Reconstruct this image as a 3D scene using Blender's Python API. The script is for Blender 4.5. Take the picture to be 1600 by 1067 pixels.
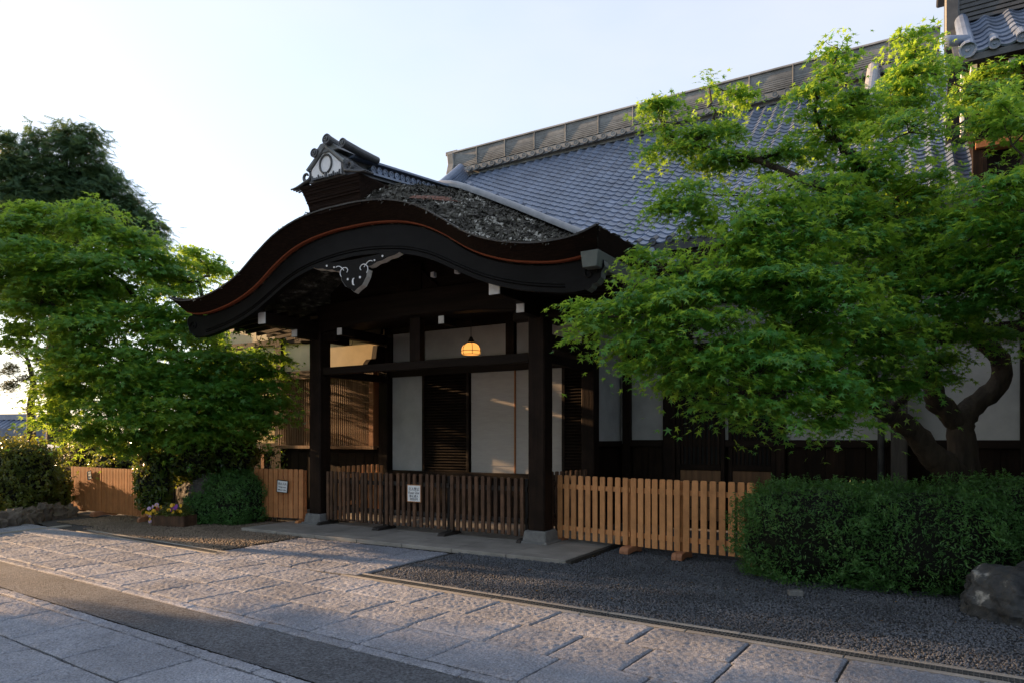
import bpy, bmesh, math, random
import numpy as np
from mathutils import Vector, Matrix
random.seed(7); rng = np.random.default_rng(7)
R = math.radians
scene = bpy.context.scene
for o in list(bpy.data.objects): bpy.data.objects.remove(o, do_unlink=True)

# ------------------------------------------------------------------ camera, sky, sun, exposure
AZ = R(30.44)                       # the camera looks 30 degrees left of the facade's normal
F = 1066.7; HOR = 685.0; EYE = 1.6
cam_d = bpy.data.cameras.new('camera'); cam = bpy.data.objects.new('camera', cam_d)
scene.collection.objects.link(cam); scene.camera = cam
cam.location = (0, 0, EYE); cam.rotation_euler = (R(90), 0, AZ)
cam_d.lens = 24; cam_d.sensor_width = 36; cam_d.shift_y = (HOR - 533.5) / 1600
cam_d.clip_start = 0.05; cam_d.clip_end = 3000
SUN_EL, SUN_FRONT = 13.0, 5.5        # sun low on the left, a little in front of the facade
sd = Vector((-math.cos(R(SUN_FRONT)) * math.cos(R(SUN_EL)), -math.sin(R(SUN_FRONT)) * math.cos(R(SUN_EL)), math.sin(R(SUN_EL))))
VEIL = (.56, .78, (2.2, 2.22, 2.38))
w = bpy.data.worlds.new('World'); scene.world = w; w.use_nodes = True
wn = w.node_tree; bg = wn.nodes['Background']
sky = wn.nodes.new('ShaderNodeTexSky'); sky.sky_type = 'NISHITA'; sky.sun_disc = False
sky.sun_elevation = R(SUN_EL); sky.sun_rotation = math.atan2(sd.x, sd.y)
sky.altitude = 50; sky.air_density = 1.0; sky.dust_density = 1.2; sky.ozone_density = 2.0
wtc = wn.nodes.new('ShaderNodeTexCoord'); wmp = wn.nodes.new('ShaderNodeMapping'); wmp.inputs['Scale'].default_value = (1, 1, 2.6)
wnz = wn.nodes.new('ShaderNodeTexNoise'); wnz.inputs['Scale'].default_value = 2.2; wnz.inputs['Detail'].default_value = 7
wmr = wn.nodes.new('ShaderNodeMapRange'); wmr.inputs['From Min'].default_value = .38; wmr.inputs['From Max'].default_value = .72; wmr.inputs['To Min'].default_value = VEIL[0]; wmr.inputs['To Max'].default_value = VEIL[1]
wmx = wn.nodes.new('ShaderNodeMix'); wmx.data_type = 'RGBA'; wmx.inputs['B'].default_value = (*VEIL[2], 1)   # thin high cloud
wn.links.new(wtc.outputs['Generated'], wmp.inputs['Vector']); wn.links.new(wmp.outputs[0], wnz.inputs['Vector']); wn.links.new(wnz.outputs['Fac'], wmr.inputs['Value'])
wn.links.new(wmr.outputs[0], wmx.inputs['Factor']); wn.links.new(sky.outputs[0], wmx.inputs['A']); wn.links.new(wmx.outputs['Result'], bg.inputs[0]); bg.inputs[1].default_value = 0.15
sun_d = bpy.data.lights.new('sun', 'SUN'); sun = bpy.data.objects.new('sun', sun_d)
scene.collection.objects.link(sun)
sun.rotation_euler = (-sd).to_track_quat('-Z', 'Y').to_euler()
sun_d.energy = 5.0; sun_d.angle = R(0.6); sun_d.color = (1.0, 0.60, 0.29)
scene.view_settings.view_transform = 'Standard'; scene.view_settings.look = 'None'
scene.view_settings.exposure = 1.58; scene.view_settings.gamma = 1.0
scene.view_settings.use_curve_mapping = False
scene.render.engine = 'CYCLES'
scene.cycles.max_bounces = 6; scene.cycles.transparent_max_bounces = 8

# ------------------------------------------------------------------ helpers
S_, C_ = math.sin(AZ), math.cos(AZ)
def ray(px, py):
    u = px - 800.0
    return Vector((-S_ * F + C_ * u, C_ * F + S_ * u, HOR - py))
def atY(px, py, y): r = ray(px, py) * (y / ray(px, py).y); return Vector((r.x, r.y, r.z + EYE))
def atD(px, py, d): r = ray(px, py) * (d / F); return Vector((r.x, r.y, r.z + EYE))
col = scene.collection
def tag(o, label=None, cat=None, group=None, kind=None):
    if label: o['label'] = label
    if cat: o['category'] = cat
    if group: o['group'] = group
    if kind: o['kind'] = kind
    return o
def empty(name, loc=(0, 0, 0), rz=0.0):
    o = bpy.data.objects.new(name, None); col.objects.link(o)
    o.location = loc; o.rotation_euler = (0, 0, rz); o.empty_display_size = 0.1
    return o
def link(name, me, parent=None, local=False, loc=None, rot=None, scale=None):
    o = bpy.data.objects.new(name, me); col.objects.link(o)
    if loc is not None: o.location = loc
    if rot is not None: o.rotation_euler = rot
    if scale is not None: o.scale = scale
    if parent is not None:
        o.parent = parent
        if not local:               # mesh is written in world space
            m = Matrix.Translation(parent.location)
            p = parent.parent
            while p is not None: p = p.parent
            o.matrix_parent_inverse = parent_world(parent).inverted()
    return o
def parent_world(p):
    m = Matrix.LocRotScale(p.location, p.rotation_euler, p.scale)
    if p.parent is not None: m = parent_world(p.parent) @ p.matrix_parent_inverse @ m
    return m
class MB:
    def __init__(s): s.v = []; s.f = []
    def box(s, x0, x1, y0, y1, z0, z1):
        b = len(s.v)
        s.v += [(x0, y0, z0), (x1, y0, z0), (x1, y1, z0), (x0, y1, z0), (x0, y0, z1), (x1, y0, z1), (x1, y1, z1), (x0, y1, z1)]
        s.f += [tuple(b + i for i in q) for q in ((0, 3, 2, 1), (4, 5, 6, 7), (0, 1, 5, 4), (1, 2, 6, 5), (2, 3, 7, 6), (3, 0, 4, 7))]
        return s
    def hexa(s, lo, hi):            # two quads (4 points each)
        b = len(s.v); s.v += [tuple(p) for p in lo] + [tuple(p) for p in hi]
        s.f += [tuple(b + i for i in q) for q in ((0, 3, 2, 1), (4, 5, 6, 7), (0, 1, 5, 4), (1, 2, 6, 5), (2, 3, 7, 6), (3, 0, 4, 7))]
        return s
    def tube(s, pts, rad, n=8, wob=0.0, cap=True):
        pts = [Vector(p) for p in pts]; b = len(s.v)
        for i, p in enumerate(pts):
            t = (pts[min(i + 1, len(pts) - 1)] - pts[max(i - 1, 0)]).normalized()
            a = t.cross(Vector((0.13, 0.95, 0.28))).normalized(); c = t.cross(a)
            for k in range(n):
                th = 2 * math.pi * k / n
                r = rad[i] * (1 + wob * random.uniform(-1, 1))
                s.v.append(tuple(p + a * (r * math.cos(th)) + c * (r * math.sin(th))))
        for i in range(len(pts) - 1):
            for k in range(n):
                k2 = (k + 1) % n
                s.f.append((b + i * n + k, b + i * n + k2, b + (i + 1) * n + k2, b + (i + 1) * n + k))
        if cap:
            s.f.append(tuple(b + k for k in range(n))[::-1])
            s.f.append(tuple(b + (len(pts) - 1) * n + k for k in range(n)))
        return s
    def prism(s, prof, f0, f1):     # closed outline; f0, f1 map (a, b) to two end faces
        b = len(s.v); n = len(prof)
        s.v += [tuple(f0(*p)) for p in prof] + [tuple(f1(*p)) for p in prof]
        s.f += [(b + i, b + (i + 1) % n, b + n + (i + 1) % n, b + n + i) for i in range(n)]
        s.f += [tuple(b + i for i in range(n))[::-1], tuple(b + n + i for i in range(n))]
        return s
    def grid(s, P):                 # P[i][j] points
        b = len(s.v); ni, nj = len(P), len(P[0])
        for row in P: s.v += [tuple(p) for p in row]
        for i in range(ni - 1):
            for j in range(nj - 1):
                s.f.append((b + i * nj + j, b + i * nj + j + 1, b + (i + 1) * nj + j + 1, b + (i + 1) * nj + j))
        return s
    def mesh(s, name, mat, smooth=False, bevel=0.0, fix=True):
        me = bpy.data.meshes.new(name); me.from_pydata(s.v, [], s.f); me.materials.append(mat)
        if bevel or fix:
            bm = bmesh.new(); bm.from_mesh(me)
            if fix: bmesh.ops.recalc_face_normals(bm, faces=bm.faces)
            if bevel:
                es = [e for e in bm.edges if e.is_manifold and e.calc_face_angle(0) > 0.6]
                bmesh.ops.bevel(bm, geom=es, offset=bevel, segments=1, affect='EDGES', clamp_overlap=True)
            bm.to_mesh(me); bm.free()
        if smooth:
            me.polygons.foreach_set('use_smooth', [True] * len(me.polygons))
        return me
    def build(s, name, mat, parent=None, smooth=False, bevel=0.0, fix=True):
        return link(name, s.mesh(name, mat, smooth, bevel, fix), parent)
def bx(name, mat, parent, x0, x1, y0, y1, z0, z1, bevel=0.004):
    return MB().box(x0, x1, y0, y1, z0, z1).build(name, mat, parent, bevel=bevel)
def interp(tab, x):
    return float(np.interp(x, [a for a, b in tab], [b for a, b in tab]))
def smooth_curve(tab, n):           # Catmull-Rom through a table -> n points
    P = [Vector((a, b)) for a, b in tab]; P = [2 * P[0] - P[1]] + P + [2 * P[-1] - P[-2]]
    out = []; m = len(tab) - 1
    for k in range(n):
        t = k / (n - 1) * m; i = min(int(t), m - 1); u = t - i
        a, b, c, d = P[i], P[i + 1], P[i + 2], P[i + 3]
        q = 0.5 * ((2 * b) + (c - a) * u + (2 * a - 5 * b + 4 * c - d) * u * u + (3 * b - a - 3 * c + d) * u ** 3)
        out.append((q.x, q.y))
    return out

# ------------------------------------------------------------------ materials
def M(name, c1, c2, scale=6.0, rough=0.7, bump=0.0, bscale=40.0, stretch=(1, 1, 1), spec=0.3, detail=6.0, rnd=0.0, c3=None, c3pos=0.75, bdist=0.01, lo=0.3, hi=0.7, vor=False, metal=0.0, stain=0.0, sscale=0.8):
    m = bpy.data.materials.new(name); m.use_nodes = True; nt = m.node_tree; N = nt.nodes; L = nt.links
    p = N['Principled BSDF']; p.inputs['Roughness'].default_value = rough; p.inputs['Specular IOR Level'].default_value = spec
    p.inputs['Metallic'].default_value = metal
    tc = N.new('ShaderNodeTexCoord'); mp = N.new('ShaderNodeMapping'); mp.inputs['Scale'].default_value = stretch
    oi = N.new('ShaderNodeObjectInfo'); mw = N.new('ShaderNodeMath'); mw.operation = 'MULTIPLY'; mw.inputs[1].default_value = 37.0
    L.new(oi.outputs['Random'], mw.inputs[0]); L.new(tc.outputs['Object'], mp.inputs['Vector'])
    nz = N.new('ShaderNodeTexNoise'); nz.noise_dimensions = '4D'; nz.inputs['Scale'].default_value = scale; nz.inputs['Detail'].default_value = detail
    nz.inputs['Roughness'].default_value = 0.6
    L.new(mp.outputs[0], nz.inputs['Vector']); L.new(mw.outputs[0], nz.inputs['W'])
    cr = N.new('ShaderNodeValToRGB'); cr.color_ramp.elements[0].position = lo; cr.color_ramp.elements[1].position = hi
    cr.color_ramp.elements[0].color = (*c1, 1); cr.color_ramp.elements[1].color = (*c2, 1)
    if c3: e = cr.color_ramp.elements.new(c3pos); e.color = (*c3, 1)
    L.new(nz.outputs['Fac'], cr.inputs[0])
    out = cr.outputs[0]
    if rnd:
        hs = N.new('ShaderNodeHueSaturation'); mr = N.new('ShaderNodeMapRange')
        mr.inputs['To Min'].default_value = 1 - rnd; mr.inputs['To Max'].default_value = 1 + rnd
        L.new(oi.outputs['Random'], mr.inputs['Value']); L.new(mr.outputs[0], hs.inputs['Value']); L.new(out, hs.inputs['Color']); out = hs.outputs[0]
    if stain:
        ge = N.new('ShaderNodeNewGeometry'); sn = N.new('ShaderNodeTexNoise'); sn.inputs['Scale'].default_value = sscale; sn.inputs['Detail'].default_value = 9; sn.inputs['Roughness'].default_value = 0.65
        sr = N.new('ShaderNodeMapRange'); sr.inputs['From Min'].default_value = .34; sr.inputs['From Max'].default_value = .64; sr.inputs['To Min'].default_value = 1 - stain; sr.inputs['To Max'].default_value = 1 + .35 * stain
        h2 = N.new('ShaderNodeHueSaturation'); L.new(ge.outputs['Position'], sn.inputs['Vector']); L.new(sn.outputs['Fac'], sr.inputs['Value']); L.new(sr.outputs[0], h2.inputs['Value']); L.new(out, h2.inputs['Color']); out = h2.outputs[0]
    L.new(out, p.inputs['Base Color'])
    if bump:
        if vor:
            bn = N.new('ShaderNodeTexVoronoi'); bn.inputs['Scale'].default_value = bscale; bo = bn.outputs['Distance']
        else:
            bn = N.new('ShaderNodeTexNoise'); bn.inputs['Scale'].default_value = bscale; bn.inputs['Detail'].default_value = 5; bo = bn.outputs['Fac']
        L.new(mp.outputs[0], bn.inputs['Vector'])
        b = N.new('ShaderNodeBump'); b.inputs['Strength'].default_value = bump; b.inputs['Distance'].default_value = bdist
        L.new(bo, b.inputs['Height']); L.new(b.outputs[0], p.inputs['Normal'])
    return m
def leaf_mat(name, c_dark, c_light, trans, tf=0.5, rough=0.45, spec=0.35):
    m = bpy.data.materials.new(name); m.use_nodes = True; nt = m.node_tree; N = nt.nodes; L = nt.links
    p = N['Principled BSDF']; p.inputs['Roughness'].default_value = rough; p.inputs['Specular IOR Level'].default_value = spec
    at = N.new('ShaderNodeAttribute'); at.attribute_name = 'tint'
    cr = N.new('ShaderNodeValToRGB'); cr.color_ramp.elements[0].color = (*c_dark, 1); cr.color_ramp.elements[1].color = (*c_light, 1)
    L.new(at.outputs['Fac'], cr.inputs[0]); L.new(cr.outputs[0], p.inputs['Base Color'])
    t = N.new('ShaderNodeBsdfTranslucent'); mx = N.new('ShaderNodeMixShader'); mx.inputs[0].default_value = tf
    mc = N.new('ShaderNodeMix'); mc.data_type = 'RGBA'; mc.blend_type = 'MULTIPLY'; mc.inputs['Factor'].default_value = 0.0
    t.inputs[0].default_value = (*trans, 1)
    L.new(p.outputs[0], mx.inputs[1]); L.new(t.outputs[0], mx.inputs[2]); L.new(mx.outputs[0], N['Material Output'].inputs[0])
    N.remove(mc)
    return m
def emit_mat(name, c, s):
    m = bpy.data.materials.new(name); m.use_nodes = True; p = m.node_tree.nodes['Principled BSDF']
    p.inputs['Base Color'].default_value = (*c, 1); p.inputs['Emission Color'].default_value = (*c, 1); p.inputs['Emission Strength'].default_value = s
    return m
WV = (1, 1, 0.08)      # grain runs up
WX = (0.08, 1, 1)      # grain runs along x
WY = (1, 0.08, 1)
m_wood = M('dark_timber', (0.0080, 0.0050, 0.0040), (0.0225, 0.0130, 0.0090), 14, 0.6, 0.35, 50, WV, rnd=0.15, stain=0.5, sscale=3, spec=0.10)
m_woodx = M('dark_timber_beam', (0.0080, 0.0055, 0.0045), (0.0210, 0.0135, 0.0100), 12, 0.6, 0.35, 45, WX, spec=0.10)
m_woody = M('dark_timber_deep', (0.0070, 0.0050, 0.0040), (0.0175, 0.0110, 0.0080), 12, 0.65, 0.3, 45, WY, spec=0.10)
m_barge = M('blackened_bargeboard', (0.0036, 0.0036, 0.0041), (0.0073, 0.0068, 0.0071), 10, 0.5, 0.3, 40, (0.15, 1, 0.5), stain=0.5, sscale=3, spec=0.10)
m_boards = M('dark_wall_boards', (0.0070, 0.0045, 0.0035), (0.0200, 0.0120, 0.0075), 16, 0.7, 0.4, 60, WV, rnd=0.25, stain=0.5, sscale=2, spec=0.10)
m_fdark = M('weathered_fence_wood', (0.0330, 0.0199, 0.0130), (0.1452, 0.0765, 0.0446), 9, 0.7, 0.4, 60, WV, rnd=0.3, stain=0.5, sscale=4)
m_foot = M('blackened_foot_wood', (0.012, 0.011, 0.011), (0.04, 0.034, 0.03), 10, 0.7, 0.4, 60)
m_flight = M('pale_fence_wood', (0.4760, 0.2134, 0.0808), (0.6120, 0.3004, 0.1292), 7, 0.55, 0.25, 60, WV, rnd=0.1, stain=0.22, sscale=6)
m_fleft = M('orange_fence_wood', (0.4080, 0.1700, 0.0638), (0.5270, 0.2380, 0.0978), 8, 0.55, 0.25, 60, WV, rnd=0.1, stain=0.2, sscale=6)
m_flfoot = M('pale_foot_wood', (0.26, 0.12, 0.07), (0.42, 0.20, 0.11), 9, 0.6, 0.25, 60)
m_lat = M('lattice_wood', (0.0845, 0.0428, 0.0205), (0.2198, 0.1147, 0.0547), 14, 0.6, 0.3, 60, WV, rnd=0.25)
m_jamb = M('lattice_jamb_wood', (0.22, 0.09, 0.035), (0.32, 0.13, 0.05), 10, 0.6, 0.2, 60, WV)
m_post2 = M('grey_weathered_post', (0.0350, 0.0329, 0.0301), (0.0840, 0.0770, 0.0700), 16, 0.8, 0.5, 60, WV)
m_plaster = M('white_plaster', (0.3681, 0.3794, 0.3870), (0.4393, 0.4529, 0.4557), 3, 0.85, 0.08, 60, stain=0.16, sscale=1.4)
m_cream = M('cream_plaster', (0.66, 0.55, 0.36), (0.74, 0.62, 0.42), 3, 0.85, 0.08, 60, stain=0.14, sscale=1.4)
m_paper = M('paper_screen', (0.3570, 0.3332, 0.3153), (0.4165, 0.3927, 0.3689), 5, 0.8, 0.1, 40, (1, 1, 6))
m_wpaint = M('white_painted_end', (0.72, 0.74, 0.76), (0.84, 0.85, 0.86), 12, 0.6)
m_tile = M('grey_roof_tile', (0.1076, 0.1430, 0.2161), (0.1815, 0.2304, 0.3268), 5, 0.36, 0.15, 70, rnd=0.2, spec=0.6, stain=0.28, sscale=1.3)
m_tilet = M('pale_coping_tile', (0.1872, 0.1980, 0.2160), (0.3024, 0.3096, 0.3240), 8, 0.45, 0.2, 50, rnd=0.1)
m_tiled = M('dark_roof_tile', (0.0300, 0.0330, 0.0372), (0.0660, 0.0702, 0.0750), 8, 0.45, 0.2, 60, spec=0.5)
m_ridge = M('ridge_tile', (0.1371, 0.1485, 0.1544), (0.2164, 0.2352, 0.2434), 6, 0.5, 0.2, 60, rnd=0.12, stain=0.35, sscale=1.5)
m_thedge = M('thatch_cut_edge', (0.0081, 0.0054, 0.0045), (0.0270, 0.0153, 0.0108), 30, 0.9, 0.8, 90, (0.25, 1, 3), spec=0.10)
m_thtop = M('mossy_bark_thatch', (0.022, 0.02, 0.017), (0.10, 0.095, 0.08), 9, 0.95, 1.0, 45, (1, 0.5, 1), c3=(0.40, 0.39, 0.35), c3pos=0.66, detail=12, bdist=0.06, lo=0.36, hi=0.56, stain=0.6, sscale=1.6, spec=0.10)
m_orange = M('cypress_bark_line', (0.1430, 0.0325, 0.0130), (0.2470, 0.0650, 0.0260), 60, 0.85, 0.5, 120)
m_stone = M('granite_slab', (0.135, 0.145, 0.175), (0.36, 0.385, 0.45), 65, 0.8, 1.0, 110, rnd=0.13, detail=4, bdist=0.01, lo=.33, hi=.70, stain=0.32, sscale=1.1)
m_smooth = M('smooth_porch_stone', (0.2160, 0.2088, 0.1980), (0.2880, 0.2772, 0.2592), 4, 0.7, 0.25, 80, rnd=0.08, stain=0.28, sscale=1.5)
m_base = M('post_base_stone', (0.1120, 0.1155, 0.1190), (0.1960, 0.1960, 0.1960), 10, 0.8, 0.6, 60)
m_asph = M('brown_asphalt', (0.0368, 0.0400, 0.0477), (0.1637, 0.1800, 0.2132), 55, 0.9, 1.0, 75, detail=3, bdist=0.02, lo=.35, hi=.68, stain=0.3, sscale=0.9)
m_mortar = M('joint_mortar', (0.0284, 0.0277, 0.0268), (0.0473, 0.0457, 0.0441), 20, 0.95, 0.5, 90)
m_soil = M('soil', (0.05, 0.042, 0.034), (0.10, 0.085, 0.07), 8, 0.95, 0.6, 60)
m_gravel = M('gravel_bed_grit', (0.0309, 0.0325, 0.0372), (0.0865, 0.0878, 0.0929), 90, 0.95, 1.0, 120, detail=8, bdist=0.01)
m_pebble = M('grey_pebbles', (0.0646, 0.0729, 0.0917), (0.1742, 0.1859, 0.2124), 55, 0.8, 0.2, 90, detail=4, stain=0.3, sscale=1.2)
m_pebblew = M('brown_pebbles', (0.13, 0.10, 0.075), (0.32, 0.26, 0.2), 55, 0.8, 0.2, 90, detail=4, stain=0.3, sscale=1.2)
m_metal = M('dark_grate_metal', (0.10, 0.11, 0.12), (0.18, 0.19, 0.20), 12, 0.45, 0.1, 60, metal=0.6)
m_copper = M('green_copper', (0.10, 0.12, 0.115), (0.15, 0.17, 0.16), 9, 0.55, 0.1, 40)
m_black = M('black_iron', (0.01, 0.01, 0.01), (0.025, 0.025, 0.025), 12, 0.5)
m_rock = M('garden_rock', (0.0137, 0.0163, 0.0204), (0.0593, 0.0624, 0.0661), 3.5, 0.85, 0.9, 18, c3=(0.42, 0.42, 0.40), c3pos=0.68, detail=12, bdist=0.03, lo=0.35, hi=0.6)
m_rockd = M('dark_garden_rock', (0.03, 0.03, 0.032), (0.09, 0.085, 0.08), 4, 0.9, 0.9, 16, detail=12, bdist=0.03)
m_wallst = M('edging_stone', (0.0720, 0.0600, 0.0510), (0.1620, 0.1380, 0.1140), 6, 0.9, 0.8, 25, rnd=0.2, bdist=0.02)
m_bark = M('maple_bark', (0.0193, 0.0154, 0.0121), (0.0660, 0.0523, 0.0413), 10, 0.9, 0.9, 30, (1, 1, 0.3), bdist=0.02)
m_core = M('shrub_dark_core', (0.0030, 0.0040, 0.0025), (0.0070, 0.0090, 0.0050), 20, 0.95)  # near-black: interior shade of the shrubs put into the colour
m_sign = M('sign_board_white', (0.66, 0.70, 0.74), (0.74, 0.77, 0.80), 6, 0.5)
m_ink = M('sign_ink', (0.02, 0.03, 0.06), (0.03, 0.04, 0.08), 6, 0.6)
m_signf = M('sign_frame_wood', (0.35, 0.17, 0.08), (0.45, 0.22, 0.1), 10, 0.6)
m_glass = emit_mat('lit_milk_glass', (1.0, 0.42, 0.09), 0.42)
lf_maple = leaf_mat('maple_leaf', (0.018, 0.105, 0.030), (0.068, 0.240, 0.045), (0.42, 0.64, 0.06), 0.45, 0.45, 0.3)
lf_mapl2 = leaf_mat('maple_leaf_left', (0.022, 0.110, 0.028), (0.070, 0.215, 0.040), (0.42, 0.62, 0.06), 0.48, 0.45, 0.3)
lf_hedge = leaf_mat('azalea_leaf', (0.026, 0.085, 0.022), (0.085, 0.22, 0.055), (0.12, 0.25, 0.03), 0.28, 0.4, 0.35)
lf_hedg2 = leaf_mat('garden_hedge_leaf', (0.03, 0.06, 0.015), (0.10, 0.14, 0.03), (0.30, 0.30, 0.04), 0.35, 0.35, 0.4)
lf_camel = leaf_mat('camellia_leaf', (0.02, 0.05, 0.012), (0.06, 0.11, 0.02), (0.30, 0.34, 0.04), 0.35, 0.25, 0.5)
lf_conif = leaf_mat('cedar_needles', (0.024, 0.065, 0.038), (0.07, 0.13, 0.06), (0.14, 0.22, 0.07), 0.35, 0.6, 0.2)
lf_pine = leaf_mat('pine_needles', (0.02, 0.035, 0.016), (0.06, 0.075, 0.03), (0.12, 0.12, 0.04), 0.25, 0.6, 0.2)
lf_red = leaf_mat('young_red_leaf', (0.16, 0.08, 0.02), (0.30, 0.16, 0.03), (0.45, 0.28, 0.05), 0.4)

# ------------------------------------------------------------------ foliage machinery
def star_template(lobes=7):
    v = [(0, 0.12, 0.02)]
    ang = np.radians([-150, -95, -48, 0, 48, 95, 150] if lobes == 7 else [-125, -62, 0, 62, 125])
    ln = [0.32, 0.66, 0.92, 1.0, 0.92, 0.66, 0.32] if lobes == 7 else [0.6, 0.92, 1.0, 0.92, 0.6]
    for i, (a, l) in enumerate(zip(ang, ln)):
        v.append((math.sin(a) * l, 0.12 + math.cos(a) * l, -0.16 * l * l))
        if i < len(ang) - 1:
            b = (a + ang[i + 1]) / 2; v.append((math.sin(b) * 0.27, 0.12 + math.cos(b) * 0.27, 0.0))
    v.append((0, -0.12, 0))
    n = len(v); f = [(0, i, i + 1) for i in range(1, n - 1)] + [(0, n - 1, 1)]
    return np.array(v), np.array(f)
T_STAR7, T_STAR5 = star_template(7), star_template(5)
T_OVAL = (np.array([(0, -0.5, 0), (0.24, -0.05, 0.05), (0, 0.55, -0.06), (-0.24, -0.05, 0.05)], float), np.array([(0, 1, 2), (0, 2, 3)]))
T_LONG = (np.array([(0, -0.5, 0), (0.16, 0.0, 0.03), (0, 0.6, -0.06), (-0.16, 0.0, 0.03)], float), np.array([(0, 1, 2), (0, 2, 3)]))
def feather():
    v, f = [], []
    def blade(p, q, wd):
        b = len(v); p = np.array(p, float); q = np.array(q, float); d = q - p; n = np.array([-d[1], d[0], 0]); n /= np.linalg.norm(n)
        v.extend([p + n * wd, p - n * wd, q]); f.append((b, b + 1, b + 2))
    blade((0, -0.5, 0), (0, 0.6, -0.12), 0.035)
    for i in range(5):
        y = -0.35 + i * 0.19; l = 0.36 - i * 0.045
        blade((0, y, 0), (l, y + 0.26, -0.10), 0.05); blade((0, y + 0.05, 0), (-l, y + 0.31, -0.10), 0.05)
    return np.array(v), np.array(f)
T_FEATH = feather()
def needles():
    v, f = [], []
    for a in np.linspace(-1.3, 1.3, 7):
        b = len(v); d = np.array([math.sin(a), math.cos(a), 0.25 * math.cos(3 * a)]); n = np.array([math.cos(a), -math.sin(a), 0])
        v.extend([n * 0.035, -n * 0.035, d * 0.6]); f.append((b, b + 1, b + 2))
    return np.array(v), np.array(f)
T_NEED = needles()
def norm(a): return a / np.maximum(np.linalg.norm(a, axis=1, keepdims=True), 1e-9)
def leaf_cloud(name, P, Nn, Dd, size, tmpl, mat, parent, tint=None):
    tv, tf = tmpl; n = len(P); k = len(tv)
    Z = norm(Nn); Yv = norm(Dd - (Dd * Z).sum(1, keepdims=True) * Z); Xv = np.cross(Yv, Z)
    s = size[:, None, None]
    V = P[:, None, :] + s * (tv[None, :, 0, None] * Xv[:, None, :] + tv[None, :, 1, None] * Yv[:, None, :] + tv[None, :, 2, None] * Z[:, None, :])
    Fa = (tf[None] + (np.arange(n) * k)[:, None, None]).reshape(-1)
    me = bpy.data.meshes.new(name); me.vertices.add(n * k); me.vertices.foreach_set('co', V.reshape(-1).astype(np.float32))
    nf = n * len(tf); me.loops.add(nf * 3); me.loops.foreach_set('vertex_index', Fa.astype(np.int32))
    me.polygons.add(nf); me.polygons.foreach_set('loop_start', np.arange(0, nf * 3, 3, dtype=np.int32)); me.polygons.foreach_set('loop_total', np.full(nf, 3, dtype=np.int32))
    me.update(calc_edges=True)
    if tint is None: tint = rng.random(n)
    a = me.attributes.new('tint', 'FLOAT', 'POINT'); a.data.foreach_set('value', np.repeat(tint, k).astype(np.float32))
    me.materials.append(mat)
    return link(name, me, parent)
def unit(n): return norm(rng.normal(size=(n, 3)))
def sprays(blobs, per_area, spray_r, leaves, droop=0.6, flat=0.28, tier=0.0):
    """blobs: (centre, radii). Flat layered sprays spread through each blob; returns leaf positions, normals, directions, spray centres."""
    P, Nn, Dd, SC, T = [], [], [], [], []
    for c, rad in blobs:
        c = np.array(c); rad = np.array(rad)
        n = max(3, int(per_area * (rad[0] * rad[2] + rad[0] * rad[1] + rad[1] * rad[2]) / 3))
        u = unit(n) * (rng.random((n, 1)) ** 0.45); u[:, 2] = u[:, 2] * 0.9 + 0.08
        sc = c + u * rad; st_ = spray_r * tier
        if tier: sc[:, 2] = np.round(sc[:, 2] / st_) * st_ + rng.normal(size=n) * .12 * st_ - 0.10 * (u[:, 0] ** 2 + u[:, 1] ** 2) * rad[0]
        for i in range(n):
            out = u[i].copy(); out[2] *= 0.3; out += rng.normal(size=3) * 0.35; out[2] = -0.15 + 0.2 * rng.normal(); out /= np.linalg.norm(out)
            k = int(leaves * rng.uniform(0.6, 1.4)); r = spray_r * rng.uniform(0.7, 1.3)
            side = np.cross(out, (0, 0, 1.0)); side /= np.linalg.norm(side); up = np.cross(side, out)
            a = rng.normal(size=(k, 1)) * 0.55 * r; b = rng.normal(size=(k, 1)) * 0.42 * r; h = rng.normal(size=(k, 1)) * flat * r * 0.5
            p = sc[i] + a * out + b * side + h * up; p[:, 2:3] -= 0.35 * (a * a + b * b) / r
            loc = norm(a * out + b * side + 1e-6); d = norm(loc * 0.7 + out * 0.8 + rng.normal(size=(k, 3)) * 0.35); d[:, 2] -= droop * rng.uniform(0.3, 1.3, k); d = norm(d)
            nn = np.array([0, 0, 1.0]) + out * 0.45 + rng.normal(size=(k, 3)) * 0.38
            P.append(p); Nn.append(nn); Dd.append(d); T.append(np.clip(rng.normal(rng.uniform(0.25, 0.75), 0.2, k), 0, 1))
        SC.append(sc)
    return np.concatenate(P), np.concatenate(Nn), np.concatenate(Dd), SC, np.concatenate(T)
def wavy(p, q, n, amp):
    p, q = Vector(p), Vector(q); L = (q - p).length
    return [p.lerp(q, i / n) + (Vector((random.gauss(0, 1), random.gauss(0, 1), random.gauss(0, 0.8))) * amp * L if 0 < i < n else Vector()) for i in range(n + 1)]
def spline(pts, n):
    P = [Vector(p) for p in pts]; P = [2 * P[0] - P[1]] + P + [2 * P[-1] - P[-2]]; out = []; m = len(pts) - 1
    for k in range(n + 1):
        t = k / n * m; i = min(int(t), m - 1); u = t - i; a, b, c, d = P[i:i + 4]
        out.append(0.5 * ((2 * b) + (c - a) * u + (2 * a - 5 * b + 4 * c - d) * u * u + (3 * b - a - 3 * c + d) * u ** 3))
    return out
def blob_px(px, py, d, rx, ry, dep=0.8):
    c = atD(px, py, d); k = d / F
    return ((c.x, c.y, c.z), (rx * k * (C_ + dep * S_) / 1.15, rx * k * dep, ry * k))
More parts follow.
